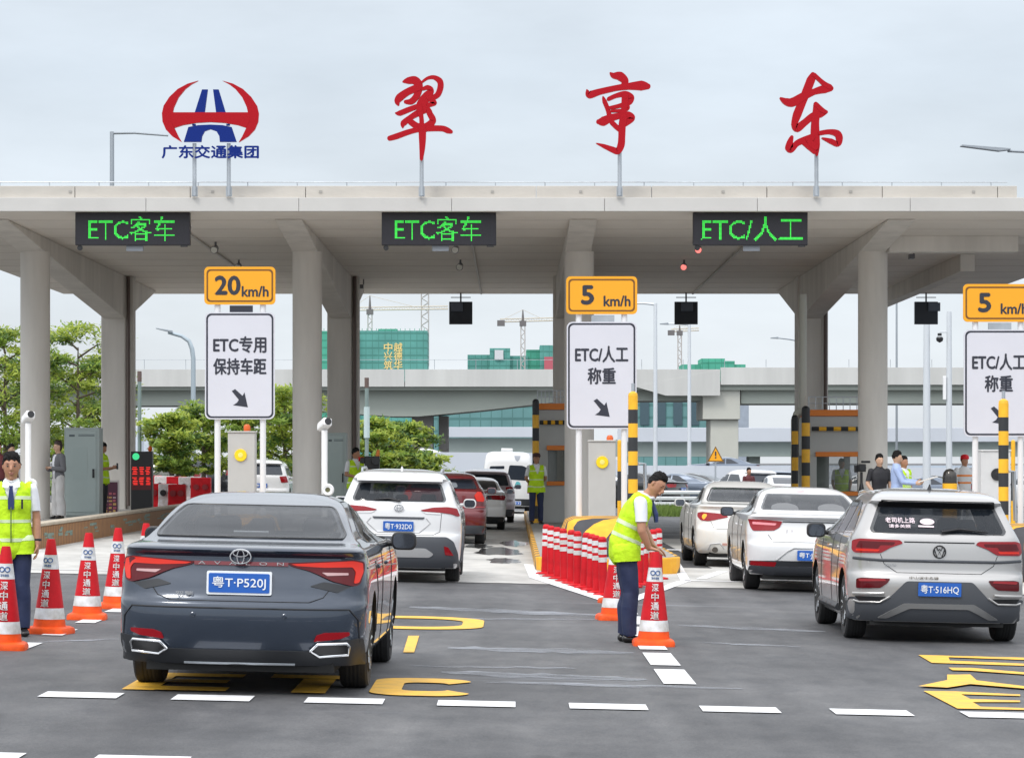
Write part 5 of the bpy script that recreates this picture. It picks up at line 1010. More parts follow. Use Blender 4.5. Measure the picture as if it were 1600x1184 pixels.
c.windows(WP := [sm([(-.30, 1.13), (-.20, 1.20), (.12, 1.42), (.35, 1.435), (.36, 1.11)], .03), sm([(.42, 1.10), (.42, 1.437), (.95, 1.44), (1.0, 1.085)], .03), sm([(1.06, 1.08), (1.04, 1.44), (1.4, 1.43), (1.75, 1.30), (2.1, 1.10), (2.1, 1.07)], .03)])
for sg in 'LR':
    s_ = 1 if sg == 'R' else -1
    c.line('door_seam', [(.42, 1.09), (.40, .85), (.52, .6), (.48, .35)], where=sg); c.line('door_seam', [(1.03, 1.07), (1.05, .35)], where=sg); c.line('door_seam', [(2.05, 1.05), (2.08, .35)], where=sg); c.line('sill_trim', [(.42, .30), (2.2, .30)], TRIM, .045, where=sg); c.line('window_trim', [(-.32, 1.105), (.4, 1.09), (2.15, 1.06)], CHROME, .006, where=sg)
    for y_ in (.62, 1.35): p = c.side(s_)(y_, .93); b = MB(); b.box((p.x, y_, .93), (.035, .2, .03)); b.build('door_handle', PS, c.t, bevel=.01)
    b = MB(); xr = .565; P = [(s_*xr, .02, 1.485), (s_*(xr+.005), .22, 1.515), (s_*(xr+.005), .9, 1.53), (s_*xr, 1.4, 1.505), (s_*xr, 1.5, 1.485)]; b.tube(P, [.024, .026, .026, .026, .022], 8); b.build('roof_rail', PS, c.t, smooth=60)
b = MB(); b.rings([[(x*k, .12+y*k+o, z) for x, y in ell(0, 0, .03, .08, 12)] for k, z, o in ((1, 1.545, 0), (.5, 1.59, -.02), (.15, 1.62, -.04))]); b.build('antenna', BLACK, c.t, smooth=50)
c.open(gp, WP, 1.575); c.mirror(1, 1.78, 1.08, .21, .16); c.mirror(-1, 1.78, 1.08, .21, .16); c.place(4.29, 30.4, 0); c.t.scale = (.985, .985, .985)
# --- white SUV in the left lane
PW = mat('paint_white', (.64, .64, .64), .28, coat=1, crough=.04); PWP = mat('paint_pearl', (.68, .67, .64), .28, coat=1, crough=.04)
def badge_oval(c, z): emblem_oval(c, z, .13)
c = Car('suv', 'white SUV with slim red lamps and grey lower bumper, ahead of the dark sedan', SUV(.86, 3.55, .9125, 1.63), 2.64, PW, .35)
gp = sm([(-.66, 1.165), (.66, 1.165), (.68, 1.20), (.60, 1.425), (-.60, 1.425), (-.68, 1.20)], .05); c.patch('rear_window', gp, GLASS, off=.006); b = MB(); b.rings([[(x, c.rear(x, 1.49).y-.0-a, z) for x in np.linspace(-.62, .62, 9)]+[(x, c.rear(x, 1.49).y+.1, z) for x in np.linspace(.62, -.62, 9)] for a, z in ((.06, 1.445), (.09, 1.46), (.05, 1.50))]); b.build('spoiler', PW, c.t, smooth=40)
b = MB(); y = lambda x, z: c.rear(x, z)+Vector((0, -.03, .004)); b.tube([y(.02, 1.17), y(-.15, 1.20), y(-.36, 1.185)], [.018, .016, .008], 8); b.build('wiper', BLACK, c.t)
c.both('tail_lamp', sm([(.31, 1.045), (.50, 1.085), (.70, 1.095), (.83, 1.075), (.875, .97), (.85, .96), (.76, .995), (.60, 1.015), (.36, 1.025)], .02), LAMP, off=.012, grid=.05); c.both('lamp_white', sm([(.34, 1.022), (.60, 1.01), (.60, .99), (.40, .995)], .008), LAMPW, off=.01)
emblem_oval(c, 1.07, .13); c.patch('plate_garnish', sm([(-.38, .945), (.38, .945), (.36, .915), (-.36, .915)], .01), TRIM2, off=.01); c.line('boot_seam', [(-.62, 1.0), (-.60, .74), (-.50, .69), (.50, .69), (.60, .74), (.62, 1.0)]); c.line('plate_recess', [(-.40, .93), (-.46, .86), (-.30, .72), (.30, .72), (.46, .86), (.40, .93)], mat('crease_grey', (.45, .45, .45), .4), .008)
c.plate(0, .81, '粤T·932D0', .44, .14, frame=False); c.patch('lower_bumper', sm([(-.86, .44), (-.80, .60), (-.70, .665), (.70, .665), (.80, .60), (.86, .44), (.89, .22), (-.89, .22)], .03), TRIM2, off=.009)
c.patch('skid_plate', sm([(-.46, .37), (-.52, .42), (-.40, .50), (.40, .50), (.52, .42), (.46, .37)], .03), mat('skid_pale', (.42, .42, .42), .4, .4), off=.016); c.both('reflector', sm([(.66, .535), (.72, .52), (.80, .40), (.68, .41)], .012), LAMP, off=.015)
c.windows(WP := [sm([(-.30, 1.16), (.1, 1.44), (.35, 1.45), (.36, 1.13)], .03), sm([(.42, 1.12), (.42, 1.455), (1.0, 1.455), (1.02, 1.10)], .03), sm([(1.08, 1.09), (1.06, 1.455), (1.45, 1.44), (2.1, 1.10)], .03)])
for s_ in (-1, 1): b = MB(); b.tube([(s_*.58, .0, 1.58), (s_*.59, .2, 1.63), (s_*.59, 1.3, 1.64), (s_*.58, 1.5, 1.6)], .018, 8); b.build('roof_rail', STEEL, c.t, smooth=60)
b = MB(); b.rings([[(x*k, .15+y*k+o, z) for x, y in ell(0, 0, .03, .08, 12)] for k, z, o in ((1, 1.60, 0), (.5, 1.65, -.02), (.15, 1.67, -.04))]); b.build('antenna', PW, c.t, smooth=50)
for sg in 'LR': c.line('arch_trim', [(-.44, .3), (-.42, .5), (-.25, .72), (0, .8), (.25, .72), (.42, .5), (.44, .3)], TRIM2, .028, where=sg); c.line('door_seam', [(1.05, 1.08), (1.06, .35)], where=sg)
c.open(gp, WP, 1.63); c.mirror(1, 1.85, 1.12); c.mirror(-1, 1.85, 1.12); c.place(-1.62, 42.3, 0); c.t.scale = (.975, .975, .98)
# --- white sedans in the right lane
def white_sedan(label, pt, lampz, plz, ptxt, X0, d, kind, ro=1.0, h=1.46, yaw=0, dz=.0):
    c = Car('sedan', label, SED(ro, 3.62, .90, h), 2.65, pt, .325); c.mcol = BLACK if kind == 'a' else pt
    gp = sm([(-.67, 1.128), (.67, 1.128), (.68, 1.16), (.565, 1.36), (-.565, 1.36), (-.68, 1.16)], .05); c.line('glass_rim', gp, GRIM if kind == 'b' else pt, .011, closed=True); gl = c.patch('rear_window', gp, GLASS, off=.006)
    if kind == 'a':
        f = lambda x, z: c.rear(x, z)+Vector((0, .05, .0))
        for sx in (-.33, .33): b = MB(); b.add([f(x, z) for x, z in sm([(sx-.20, 1.145), (sx+.20, 1.145), (sx+.18, 1.20), (sx+.08, 1.235), (sx-.08, 1.235), (sx-.18, 1.20)], .05)], [tuple(range(24))]); b.build('headrest_patch', mat('headrest_white', (.6, .6, .6), .6), gl)  # white seat headrests, added as flat patches just inside the rear glass
        c.both('tail_lamp', sm([(.42, .985), (.46, .90), (.54, .855), (.82, .845), (.85, .90), (.875, 1.01), (.60, 1.0)], .02), LAMP, off=.012, grid=.05); c.both('lamp_strip', sm([(.50, .955), (.82, .97), (.82, .935), (.52, .925)], .01), mat('lamp_pink', (.75, .22, .25), .2, coat=1), off=.0145)
        c.patch('boot_garnish', [(-.42, .975), (.42, .975), (.42, .99), (-.42, .99)], TRIM, off=.01); c.both('reflector', sm([(.50, .42), (.84, .43), (.85, .37), (.52, .36)], .01), LAMP, off=.012); c.patch('diffuser', sm([(-.86, .36), (.86, .36), (.87, .27), (.5, .23), (-.5, .23), (-.87, .27)], .02), TRIM2, off=.01)
        c.patch('bumper_inset', sm([(-.86, .43), (-.5, .44), (.5, .44), (.86, .43), (.86, .365), (-.86, .365)], .01), TRIM, off=.008); c.line('plate_recess', [(-.50, .45), (-.36, .57), (-.26, .62), (.26, .62), (.36, .57), (.50, .45)], mat('crease_grey', (0, 0, 0)), .012)
        b = MB(); z0 = .845; y0 = c.rear(-.0, z0).y-.014
        for sx in (-.05, .02): b.tube([(sx-.31, y0+.02, z0-.03), (sx-.31, y0+.02, z0+.03)], .006, 5)
        b.build('emblem', CHROME, c.t)
    else:
        c.both('tail_lamp', sm([(.36, .865), (.42, .915), (.60, .93), (.80, .945), (.865, .93), (.87, .86), (.82, .80), (.70, .79), (.58, .815)], .02), LAMP, off=.012, grid=.05)
        for sx in (-1, 1): p = c.rear(sx*.76, .865); b = MB(); b.lathe([(.05, -.02), (.03, -.026)], 16, p, 0, 'y'); b.build('lit_bulb', mat('bulb_amber', (.95, .30, .03), .3, emit=.9), c.t)
        c.patch('boot_garnish', sm([(-.36, .90), (.36, .90), (.36, .935), (-.36, .935)], .01), CHROME, off=.01); c.line('exhaust_recess', [(-.70, .30), (-.66, .40), (-.5, .42), (-.42, .32)], mat('crease_grey', (0, 0, 0)), .015)
        b = MB(); p = c.rear(-.58, .30); b.tube([p+Vector((0, .06, 0)), p+Vector((0, -.04, 0))], .05, 14); b.build('exhaust_pipe', mat('exhaust_dark', (.08, .07, .06), .4, .6), c.t); c.patch('reflector', sm([(-.46, .42), (-.26, .42), (-.26, .38), (-.46, .38)], .01), mat('reflector_pale', (.5, .28, .24), .4), off=.01)
    c.plate(0, plz, ptxt, .44, .14, frame=False); c.line('boot_seam', [(-.62, .80), (-.55, .70), (.55, .70), (.62, .80)] if kind == 'a' else [(-.66, .79), (-.60, .66), (.60, .66), (.66, .79)])
    c.windows(WP := [sm([(.28, 1.09), (.32, 1.13), (.70, 1.33), (.95, 1.36), (.97, 1.075)], .03), sm([(1.03, 1.07), (1.01, 1.362), (1.45, 1.36), (1.8, 1.28), (2.15, 1.10), (2.15, 1.06)], .03)])
    for sg in 'LR': c.line('door_seam', [(1.0, 1.06), (1.02, .35)], where=sg); c.line('door_seam', [(2.05, 1.04), (2.08, .4)], where=sg); c.line('door_seam', [(.25, .98), (.42, .7), (.40, .4)], where=sg)
    for s_ in (-1, 1):
        for y_ in (.5, 1.45): p = c.side(s_)(y_, .9); b = MB(); b.box((p.x, y_, .9), (.03, .18, .026)); b.build('door_handle', pt, c.t, bevel=.008)
    c.open(gp, WP, h); c.mirror(1, 1.95, 1.07, .2, .14); c.mirror(-1, 1.95, 1.07, .2, .14); c.place(X0, d, yaw); return c
white_sedan('white sedan with two white headrests in its rear window, beside the silver SUV', PW, 0, .52, '粤T·J305K', 4.18, 42.0, 'a')
white_sedan('cream white sedan with a glowing amber tail lamp, farther car in the right lane', PWP, 0, .735, '粤T·C38', 4.05, 51.5, 'b', .95, 1.48, 1.0)
# --- farther cars of the left lane
PR = paint('paint_dark_red', (.13, .005, .009), .3, .3)
c = Car('suv', 'dark red SUV partly hidden by the white SUV', SUV(.85, 3.55, .90, 1.50), 2.66, PR, .345, res=2)
c.patch('rear_window', sm([(-.70, 1.15), (.70, 1.15), (.60, 1.34), (-.60, 1.34)], .04), GLASS); c.both('tail_lamp', sm([(.64, 1.02), (.70, 1.10), (.78, 1.09), (.85, .95), (.83, .89), (.70, .90)], .02), LAMPB, off=.012); c.plate(0, .80, '粤T·2', .44, .14, False); c.line('boot_crease', [(-.86, .78), (.86, .78)], mat('crease_red', (.4, .05, .06), .3), .012); c.patch('lower_bumper', sm([(-.86, .40), (.86, .40), (.88, .22), (-.88, .22)], .02), TRIM2, off=.008)
c.patch('head_rest', sm([(-.1, 1.17), (.3, 1.17), (.26, 1.28), (-.06, 1.28)], .04), mat('head_rest_grey', (.16, .18, .2), .5), off=.010); c.windows(WP := [sm([(-.25, 1.15), (.1, 1.34), (.9, 1.36), (.95, 1.10)], .03), sm([(1.0, 1.09), (1.0, 1.36), (1.4, 1.34), (2.1, 1.10)], .03)]); c.mirror(1, 1.85, 1.1); c.mirror(-1, 1.85, 1.1); c.place(-1.45, 62, 0)
def simple_sedan(label, pt, X0, d, group='cars queuing at the toll lanes', arch=True, yaw=0):
    c = Car('sedan', label, SED(1.0, 3.6, .90, 1.47), 2.65, pt, .325, arch=arch, res=2, group=group); c.patch('rear_window', sm([(-.67, 1.13), (.67, 1.13), (.565, 1.37), (-.565, 1.37)], .04), GLASS)
    c.both('tail_lamp', sm([(.40, .98), (.80, .99), (.87, .96), (.85, .84), (.50, .86)], .02), LAMP, off=.012); c.plate(0, .78, '粤T·8', .44, .14, False); c.patch('lower_bumper', sm([(-.84, .38), (.84, .38), (.86, .23), (-.86, .23)], .02), TRIM, off=.008)
    c.windows(WP := [sm([(.28, 1.09), (.70, 1.33), (.95, 1.36), (.97, 1.075)], .03), sm([(1.03, 1.07), (1.01, 1.362), (1.45, 1.36), (2.15, 1.08)], .03)]); c.mirror(1, 1.95, 1.07); c.mirror(-1, 1.95, 1.07); c.place(X0, d, yaw); return c
s1 = simple_sedan('white sedan ahead of the dark red SUV', mat('paint_bright_white', (.84, .84, .84), .3, coat=1), -1.0, 75.4); s1.t.scale = (.93, .93, .9); s1.patch('boot_garnish', sm([(-.5, .86), (.5, .86), (.5, .98), (-.5, .98)], .02), TRIM, off=.013)
PP = paint('paint_plum', (.40, .34, .37), .3, .35)
def simple_suv(label, pt, X0, d, group='cars queuing at the toll lanes', arch=True, yaw=0, roof=None):
    c = Car('suv', label, SUV(.85, 3.55, .90, 1.66), 2.66, pt, .345, arch=arch, res=2, group=group); c.patch('rear_window', sm([(-.70, 1.15), (.70, 1.15), (.60, 1.48), (-.60, 1.48)], .04), GLASS); c.both('tail_lamp', sm([(.60, 1.10), (.80, 1.12), (.87, .92), (.66, .90)], .02), LAMP, off=.012); c.plate(0, .8, '粤T·6', .44, .14, False)
    c.patch('lower_bumper', sm([(-.86, .42), (.86, .42), (.88, .22), (-.88, .22)], .02), TRIM2, off=.008); c.windows(WP := [sm([(-.30, 1.16), (.1, 1.44), (.9, 1.46), (.95, 1.10)], .03), sm([(1.0, 1.09), (1.0, 1.46), (1.45, 1.44), (2.1, 1.10)], .03)]); c.mirror(1, 1.85, 1.1); c.mirror(-1, 1.85, 1.1); c.place(X0, d, yaw); return c
pl = simple_suv('pale plum SUV just before the white van', PP, -.78, 84.5); pl.t.scale = (.95, .95, .92)
VAN = [(.25, -.95, 3.9, .80, .2), (.5, -1.0, 4.0, .845, .22), (.8, -1.0, 4.0, .85, .22), (1.2, -.97, 3.7, .84, .22), (1.7, -.90, 3.2, .79, .2), (1.95, -.82, 2.9, .74, .2), (2.04, -.72, 2.7, .66, .2), (2.08, -.5, 2.4, .5, .2)]
c = Car('van', 'white van with teal markings at the head of the left lane', VAN, 2.6, PW, .33, res=2, group='cars queuing at the toll lanes'); c.t['category'] = 'van'
c.patch('rear_window', sm([(-.03, 1.15), (.62, 1.12), (.64, 1.55), (.5, 1.62), (.05, 1.63)], .05), GLASS); c.patch('rear_window', sm([(-.62, 1.48), (-.12, 1.5), (-.12, 1.6), (-.6, 1.58)], .03), GLASS); c.patch('teal_marking', sm([(.2, .86), (.45, .90), (.42, 1.06), (.3, 1.1)], .05), mat('teal', (.08, .35, .38), .5)); c.both('tail_lamp', sm([(.66, .7), (.76, .7), (.76, 1.1), (.68, 1.1)], .02), LAMP); c.patch('lower_bumper', sm([(-.8, .5), (.8, .5), (.8, .27), (-.8, .27)], .02), TRIM, off=.01)
c.plate(.3, .36, '粤T', .3, .1, True); c.patch('crest', sm([(.2, 1.95), (.42, 1.95), (.38, 1.82), (.31, 1.75), (.24, 1.82)], .02), mat('crest_grey', (.3, .32, .36), .5)); b = MB(); b.b2((-.25, .2, 2.075), (.15, .9, 2.2)); b.build('roof_unit', PW, c.t, bevel=.03); c.windows(WP := [sm([(.1, 1.2), (.1, 1.65), (1.4, 1.65), (1.4, 1.2)], .03)]); c.place(-.17, 100, 0)
# --- cars seen beyond
simple_suv('white car half hidden behind the second canopy column, left of the equipment cabinet', PW, -8.15, 96, 'parked cars beyond the toll lanes')
PD = paint('paint_black', (.012, .013, .016), .3, .3); PBL = paint('paint_blue_grey', (.12, .15, .2), .4, .3); far = []
g2 = 'parked cars beyond the toll lanes'
f1 = simple_sedan('dark parked car right of the bending man, by the guard rail', PD, 6.0, 118, g2, False, 60); f2 = simple_suv('white parked SUV with dark windows behind the cream sedan', PW, 9.6, 116, g2, False, 20)
def again(src, label, x, d, yaw, pt=None, z=None):
    t = dup(src.t, (x, d, gz(x)+.001 if z is None else z), R(yaw), label)
    if pt:
        for k in t.children:
            if k.name.startswith('body'): k.data = k.data.copy(); k.data.materials[0] = pt
    return t
again(f1, 'white parked car at the left end of the row by the guard rail', 4.3, 119, 75, PW); again(f1, 'blue grey parked car between the two white lamp posts', 7.7, 121, 70, PBL); again(f1, 'black parked car above the roof of the cream sedan', 8.6, 126, 65); again(f2, 'dark parked SUV right of the road worker beyond the white sedans', 11.4, 127, 40, PBL); again(f1, 'white parked car left of the thinner guard pole', 10.6, 113, 10, PW)
again(f1, 'dark blue car on the ramp behind the barrier wall, right of the overpass pier', 12.4, 158, 90, PBL, .55); again(f1, 'white car high on the ramp above the shrubs', -3.7, 156, 90, PW, 1.0); again(f2, 'white parked car beyond the person in light blue', 16.5, 128, 80); again(f1, 'grey parked car between the two white camera poles', 18.4, 124, 85, PBL); again(f1, 'dark parked car left of the dome bollard', 19.8, 132, 85); again(f2, 'white parked SUV right of the rightmost cabinet', 22.0, 120, 20)
again(f1, 'silver parked car low behind the red and white barriers', -13.2, 118, 80, PS); again(f2, 'dark parked car under the left trees', -12.0, 122, 70, PD)
# ------------------------------------------------------------------ people
SKIN = mat('skin_tan', (.40, .195, .115), .5, var=.10, vs=9); SKIN2 = mat('skin_light', (.50, .31, .21), .5, var=.08, vs=9); HAIR = mat('hair_black', (.009, .008, .008), .7, bump=.8, bs=70, spec=.2)
LIME = mat('vest_lime', (.50, .76, .02), .65, var=.16, vs=9, bump=.8, bs=16, spec=.2); REFL = mat('vest_reflective', (.58, .68, .42), .35, var=.1, vs=8); SHIRT = mat('shirt_white', (.70, .71, .74), .7, bump=.25, bs=12); NAVYC = mat('trousers_navy', (.013, .022, .068), .7, var=.2, vs=6, bump=.3, bs=9); BLKC = mat('cloth_black', (.014, .014, .018), .7, bump=.2, bs=10); SHOE = mat('shoe_black', (.012, .011, .011), .3); GREYC = mat('blazer_grey', (.13, .13, .14), .8, bump=.2, bs=12); PALEC = mat('trousers_pale', (.50, .49, .48), .7, var=.08, bump=.3, bs=8); BLUEC = mat('shirt_light_blue', (.34, .43, .66), .7, bump=.25, bs=12); TIE = mat('tie_navy', (.015, .03, .12), .5)
class Fig:
    """a body grown from tapered sections fused into one skin; clothes are lifted off that skin"""
    def __init__(s, name_label, vox, skin, group=None):
        s.t = thing('person', name_label, 'person', group=group); s.P = []; s.mb = MB(); s.vox = vox; s.skin = skin; s.lab = []
    def seg(s, lab, pts):
        """pts: (pos, ra, rb, side-vector)"""
        rs = []; n = 14; pts = [(Vector(p), a, b, Vector(v)) for p, a, b, v in pts]; k = len(pts)
        def ring(p, a, b, sv, t, q=1): d = t.normalized(); u = (sv-d*sv.dot(d)).normalized(); w_ = d.cross(u); return [p+u*a*q*math.cos(2*math.pi*i/n)+w_*b*q*math.sin(2*math.pi*i/n) for i in range(n)]
        for i, (p, a, b, sv) in enumerate(pts):
            t = pts[min(i+1, k-1)][0]-pts[max(i-1, 0)][0]
            if i == 0:
                d = t.normalized(); m_ = min(a, b)
                for h, q in ((.95, .3), (.75, .66), (.4, .92)): rs.append(ring(p-d*m_*h, a, b, sv, t, q))
            rs.append(ring(p, a, b, sv, t))
            if i == k-1:
                d = t.normalized(); m_ = min(a, b)
                for h, q in ((.4, .92), (.75, .66), (.95, .3)): rs.append(ring(p+d*m_*h, a, b, sv, t, q))
        s.mb.rings(rs)
        for (p, a, b, _), (q, c, d, _) in zip(pts, pts[1:]):
            m_ = max(2, int((q-p).length/.02))
            for j in range(m_+1): t = j/m_; s.P.append((*p.lerp(q, t), (a+(c-a)*t+b+(d-b)*t)/2, len(s.lab)))
        s.lab.append(lab)
    def ball(s, lab, c, r, sv=(1, 0, 0), up=(0, 0, 1)):
        c = Vector(c); up = Vector(up).normalized(); h = r[2]; s.seg(lab, [(c-up*h*.55, r[0]*.84, r[1]*.84, sv), (c, r[0], r[1], sv), (c+up*h*.55, r[0]*.84, r[1]*.84, sv)])
    def limb(s, lab, a, b, r0, r1, sv=(1, 0, 0), bulge=0): a, b = Vector(a), Vector(b); s.seg(lab, [(a, r0, r0, sv), (a.lerp(b, .35), (r0*.65+r1*.35)*(1+bulge), (r0*.65+r1*.35)*(1+bulge), sv), (b, r1, r1, sv)])
    def hand(s, wrist, dirv, palm_n, side, curl=.5, k=1.0, lab='skin'):
        """wrist point, direction of the fingers, palm normal, side: direction of the thumb"""
        w_, d, nrm, th = Vector(wrist), Vector(dirv).normalized(), Vector(palm_n).normalized(), Vector(side).normalized()
        s.seg(lab, [(w_, .026*k, .021*k, th), (w_+d*.05*k, .040*k, .017*k, th), (w_+d*.085*k, .041*k, .015*k, th)])
        for i, (o, L) in enumerate(((.031, .068), (.0105, .076), (-.0105, .070), (-.031, .054))):
            p0 = w_+d*.088*k+th*o*k; c = curl*(.8+.12*i); d1 = (d*math.cos(c*.5)+nrm*math.sin(c*.5)); p1 = p0+d1*L*.45*k; d2 = (d*math.cos(c*1.3)+nrm*math.sin(c*1.3)); p2 = p1+d2*L*.32*k; d3 = d*math.cos(c*2)+nrm*math.sin(c*2); p3 = p2+d3*L*.23*k
            s.seg(lab, [(p0, .0095*k, .0095*k, th), (p1, .0088*k, .0088*k, th), (p2, .008*k, .008*k, th), (p3, .0068*k, .0068*k, th)])
        p0 = w_+d*.028*k+th*.034*k; d1 = (d*.72+th*.62+nrm*.3).normalized(); p1 = p0+d1*.042*k; p2 = p1+(d*.85+th*.25+nrm*.45).normalized()*.034*k; s.seg(lab, [(p0, .0125*k, .0125*k, nrm), (p1, .0105*k, .0105*k, nrm), (p2, .0085*k, .0085*k, nrm)])
    def head(s, c, fwd=(0, -1, 0), up=(0, 0, 1), k=1.0, face=True):
        """c: centre of the skull"""
        c, f, u = Vector(c), Vector(fwd).normalized(), Vector(up).normalized(); u = (u-f*u.dot(f)).normalized(); r = f.cross(u); s.hc, s.hf, s.hu, s.hr, s.hk = c, f, u, r, k
        q = lambda x, y, z: c+r*x*k+f*y*k+u*z*k
        s.seg('head', [(q(0, -.012, .058), .062*k, .072*k, r), (q(0, -.010, .025), .074*k, .092*k, r), (q(0, -.004, -.02), .073*k, .089*k, r), (q(0, .008, -.06), .065*k, .076*k, r), (q(0, .022, -.095), .046*k, .052*k, r), (q(0, .036, -.116), .026*k, .03*k, r)])
        s.seg('head', [(q(0, .083, -.005), .010*k, .010*k, r), (q(0, .097, -.030), .014*k, .013*k, r), (q(0, .094, -.040), .018*k, .012*k, r)])
        s.seg('head', [(q(-.03, .072, .012), .012*k, .010*k, f), (q(.03, .072, .012), .012*k, .010*k, f)]); s.seg('head', [(q(-.018, .084, -.066), .008*k, .008*k, u), (q(.018, .084, -.066), .008*k, .008*k, u)])
        for e in (-1, 1): s.seg('head', [(q(e*.077, -.01, .012), .009*k, .018*k, r), (q(e*.079, -.008, -.02), .008*k, .012*k, r)])
        s.q = q
    def face(s, open_eyes=True):
        q, k, r, f, u = s.q, s.hk, s.hr, s.hf, s.hu; M = Matrix((r, f, u)).transposed().to_4x4()
        def bl(name, p, sz, m):
            b = MB(); rs = []
            for i in range(1, 8): a = math.pi*i/8; rs.append([q(p[0]+sz[0]*math.sin(a)*math.cos(t), p[1]+sz[1]*math.sin(a)*math.sin(t), p[2]+sz[2]*math.cos(a)) for t in np.linspace(0, 2*math.pi, 13)[:-1]])
            b.rings(rs); b.build(name, m, s.t, smooth=70)
        for e in (-1, 1):
            if open_eyes: bl('eye', (e*.031, .070, -.003), (.0135, .009, .0048), mat('eye_white', (.42, .38, .36), .3)); bl('iris', (e*.031, .0765, -.002), (.0066, .005, .0058), BLACK)
            bl('eyelid', (e*.031, .071, .003), (.016, .0098, .0022), HAIR); bl('eyebrow', (e*.032, .079, .0215), (.0195, .0055, .0032), HAIR)
        bl('mouth', (0, .0865, -.067), (.025, .007, .0028), mat('lip_dark', (.16, .055, .045), .5)); bl('lower_lip', (0, .0865, -.073), (.020, .0072, .0048), mat('lip', (.36, .14, .11), .5))
    def grow(s):
        b = s.mb.build('tmp', s.skin); m = b.modifiers.new('r', 'REMESH'); m.mode = 'VOXEL'; m.voxel_size = s.vox; m.use_smooth_shade = True; q = b.modifiers.new('s', 'SMOOTH'); q.factor = .5; q.iterations = 4 if s.vox > .009 else 6
        dg = bpy.context.evaluated_depsgraph_get(); dg.update(); me = bpy.data.meshes.new_from_object(b.evaluated_get(dg)); o = b.data; bpy.data.objects.remove(b); bpy.data.meshes.remove(o)
        me.name = 'body'; me.materials.clear(); me.materials.append(s.skin); n = len(me.vertices); V = np.empty(n*3, np.float32); me.vertices.foreach_get('co', V); V = V.reshape(-1, 3); Nn = np.empty(n*3, np.float32); me.vertices.foreach_get('normal', Nn); s.V, s.N = V, Nn.reshape(-1, 3)
        P = np.array(s.P, np.float32); best = np.full(n, 1e9, np.float32); idx = np.zeros(n, int)
        for i in range(0, n, 4000):
            d = np.linalg.norm(V[i:i+4000, None, :]-P[None, :, :3], axis=2)-P[None, :, 3]; j = d.argmin(1); idx[i:i+4000] = P[j, 4].astype(int)
        s.L = np.array(s.lab)[idx]; s.me = me; s.body = bpy.data.objects.new('body', me); COL.objects.link(s.body); s.body.parent = s.t; s.F = [tuple(p.vertices) for p in me.polygons]
    def shell(s, name, labs, m, off, pred=None, hem=.0, wob=0, parent=None):
        labs = set(labs); ok = np.array([l in labs for l in s.L])
        if pred is not None: ok &= np.array([bool(pred(v)) for v in s.V])
        F = [f for f in s.F if all(ok[i] for i in f)]
        if not F: return None
        use = sorted({i for f in F for i in f}); mp = {i: k for k, i in enumerate(use)}; rnd = np.random.RandomState(3)
        o_ = np.array([off(s.V[i]) if callable(off) else off for i in use])[:, None]
        if wob: W_ = s.V[use]; o_ = o_+wob*(np.sin(W_[:, 2:3]*9+W_[:, 0:1]*48+np.sin(W_[:, 2:3]*13)*1.5)*.5+np.sin(W_[:, 2:3]*21-W_[:, 1:2]*40+W_[:, 0:1]*25+1)*.5)
        co = s.V[use]+s.N[use]*o_; b = MB(); b.v = [tuple(map(float, c)) for c in co]; b.f = [tuple(mp[i] for i in f) for f in F]; b.m = [0]*len(F)
        cnt = {}
        for f in b.f:
            for a, c in zip(f, f[1:]+f[:1]): cnt[(min(a, c), max(a, c))] = cnt.get((min(a, c), max(a, c)), 0)+1
        inn = {}
        for (a, c), q in cnt.items():
            if q == 1:
                for z in (a, c):
                    if z not in inn: inn[z] = len(b.v); b.v.append(tuple(map(float, s.V[use[z]]-s.N[use[z]]*.004)))
                b.f.append((a, c, inn[c], inn[a])); b.m.append(0)
        return b.build(name, m, parent or s.t, smooth=60)
    def hair(s, m=HAIR, off=.016, front=.045, low=-.03, long=0):
        def lm(v):
            d = Vector(v)-s.hc; x, y, z = d.dot(s.hr)/s.hk, d.dot(s.hf)/s.hk, d.dot(s.hu)/s.hk; lim = front if y > .055 else (front-(.055-y)*.62 if y > -.02 else low-long); return z-max(lim, low-long)
        def pr(v):
            d = Vector(v)-s.hc; x, y, z = d.dot(s.hr)/s.hk, d.dot(s.hf)/s.hk, d.dot(s.hu)/s.hk
            lim = front if y > .055 else (front-(.055-y)*.55 if y > -.02 else low-long); lim = max(lim, low-long)+.007*math.sin(x*140+y*30)+.005*math.sin(x*63+y*110)
            if abs(x) > .055 and y > -.03 and z < .0 and not long: return False
            return z > lim
        def hv(v):
            d = Vector(v)-s.hc; z, y = d.dot(s.hu)/s.hk, d.dot(s.hf)/s.hk; t = max(0, min(1, (z-.0)/.10)); e_ = max(0, min(1, lm(v)/.028))
            return (.003+(off*.35+.009*t+.005*math.sin(v[0]*160+v[2]*90)*math.sin(v[1]*130)+.005*math.sin(v[0]*310+v[1]*200)*t)*e_)*s.hk
        s.shell('hair', ['head', 'neck'], m, lambda v: hv(v), pr)
UPV = (1, 0, 0)
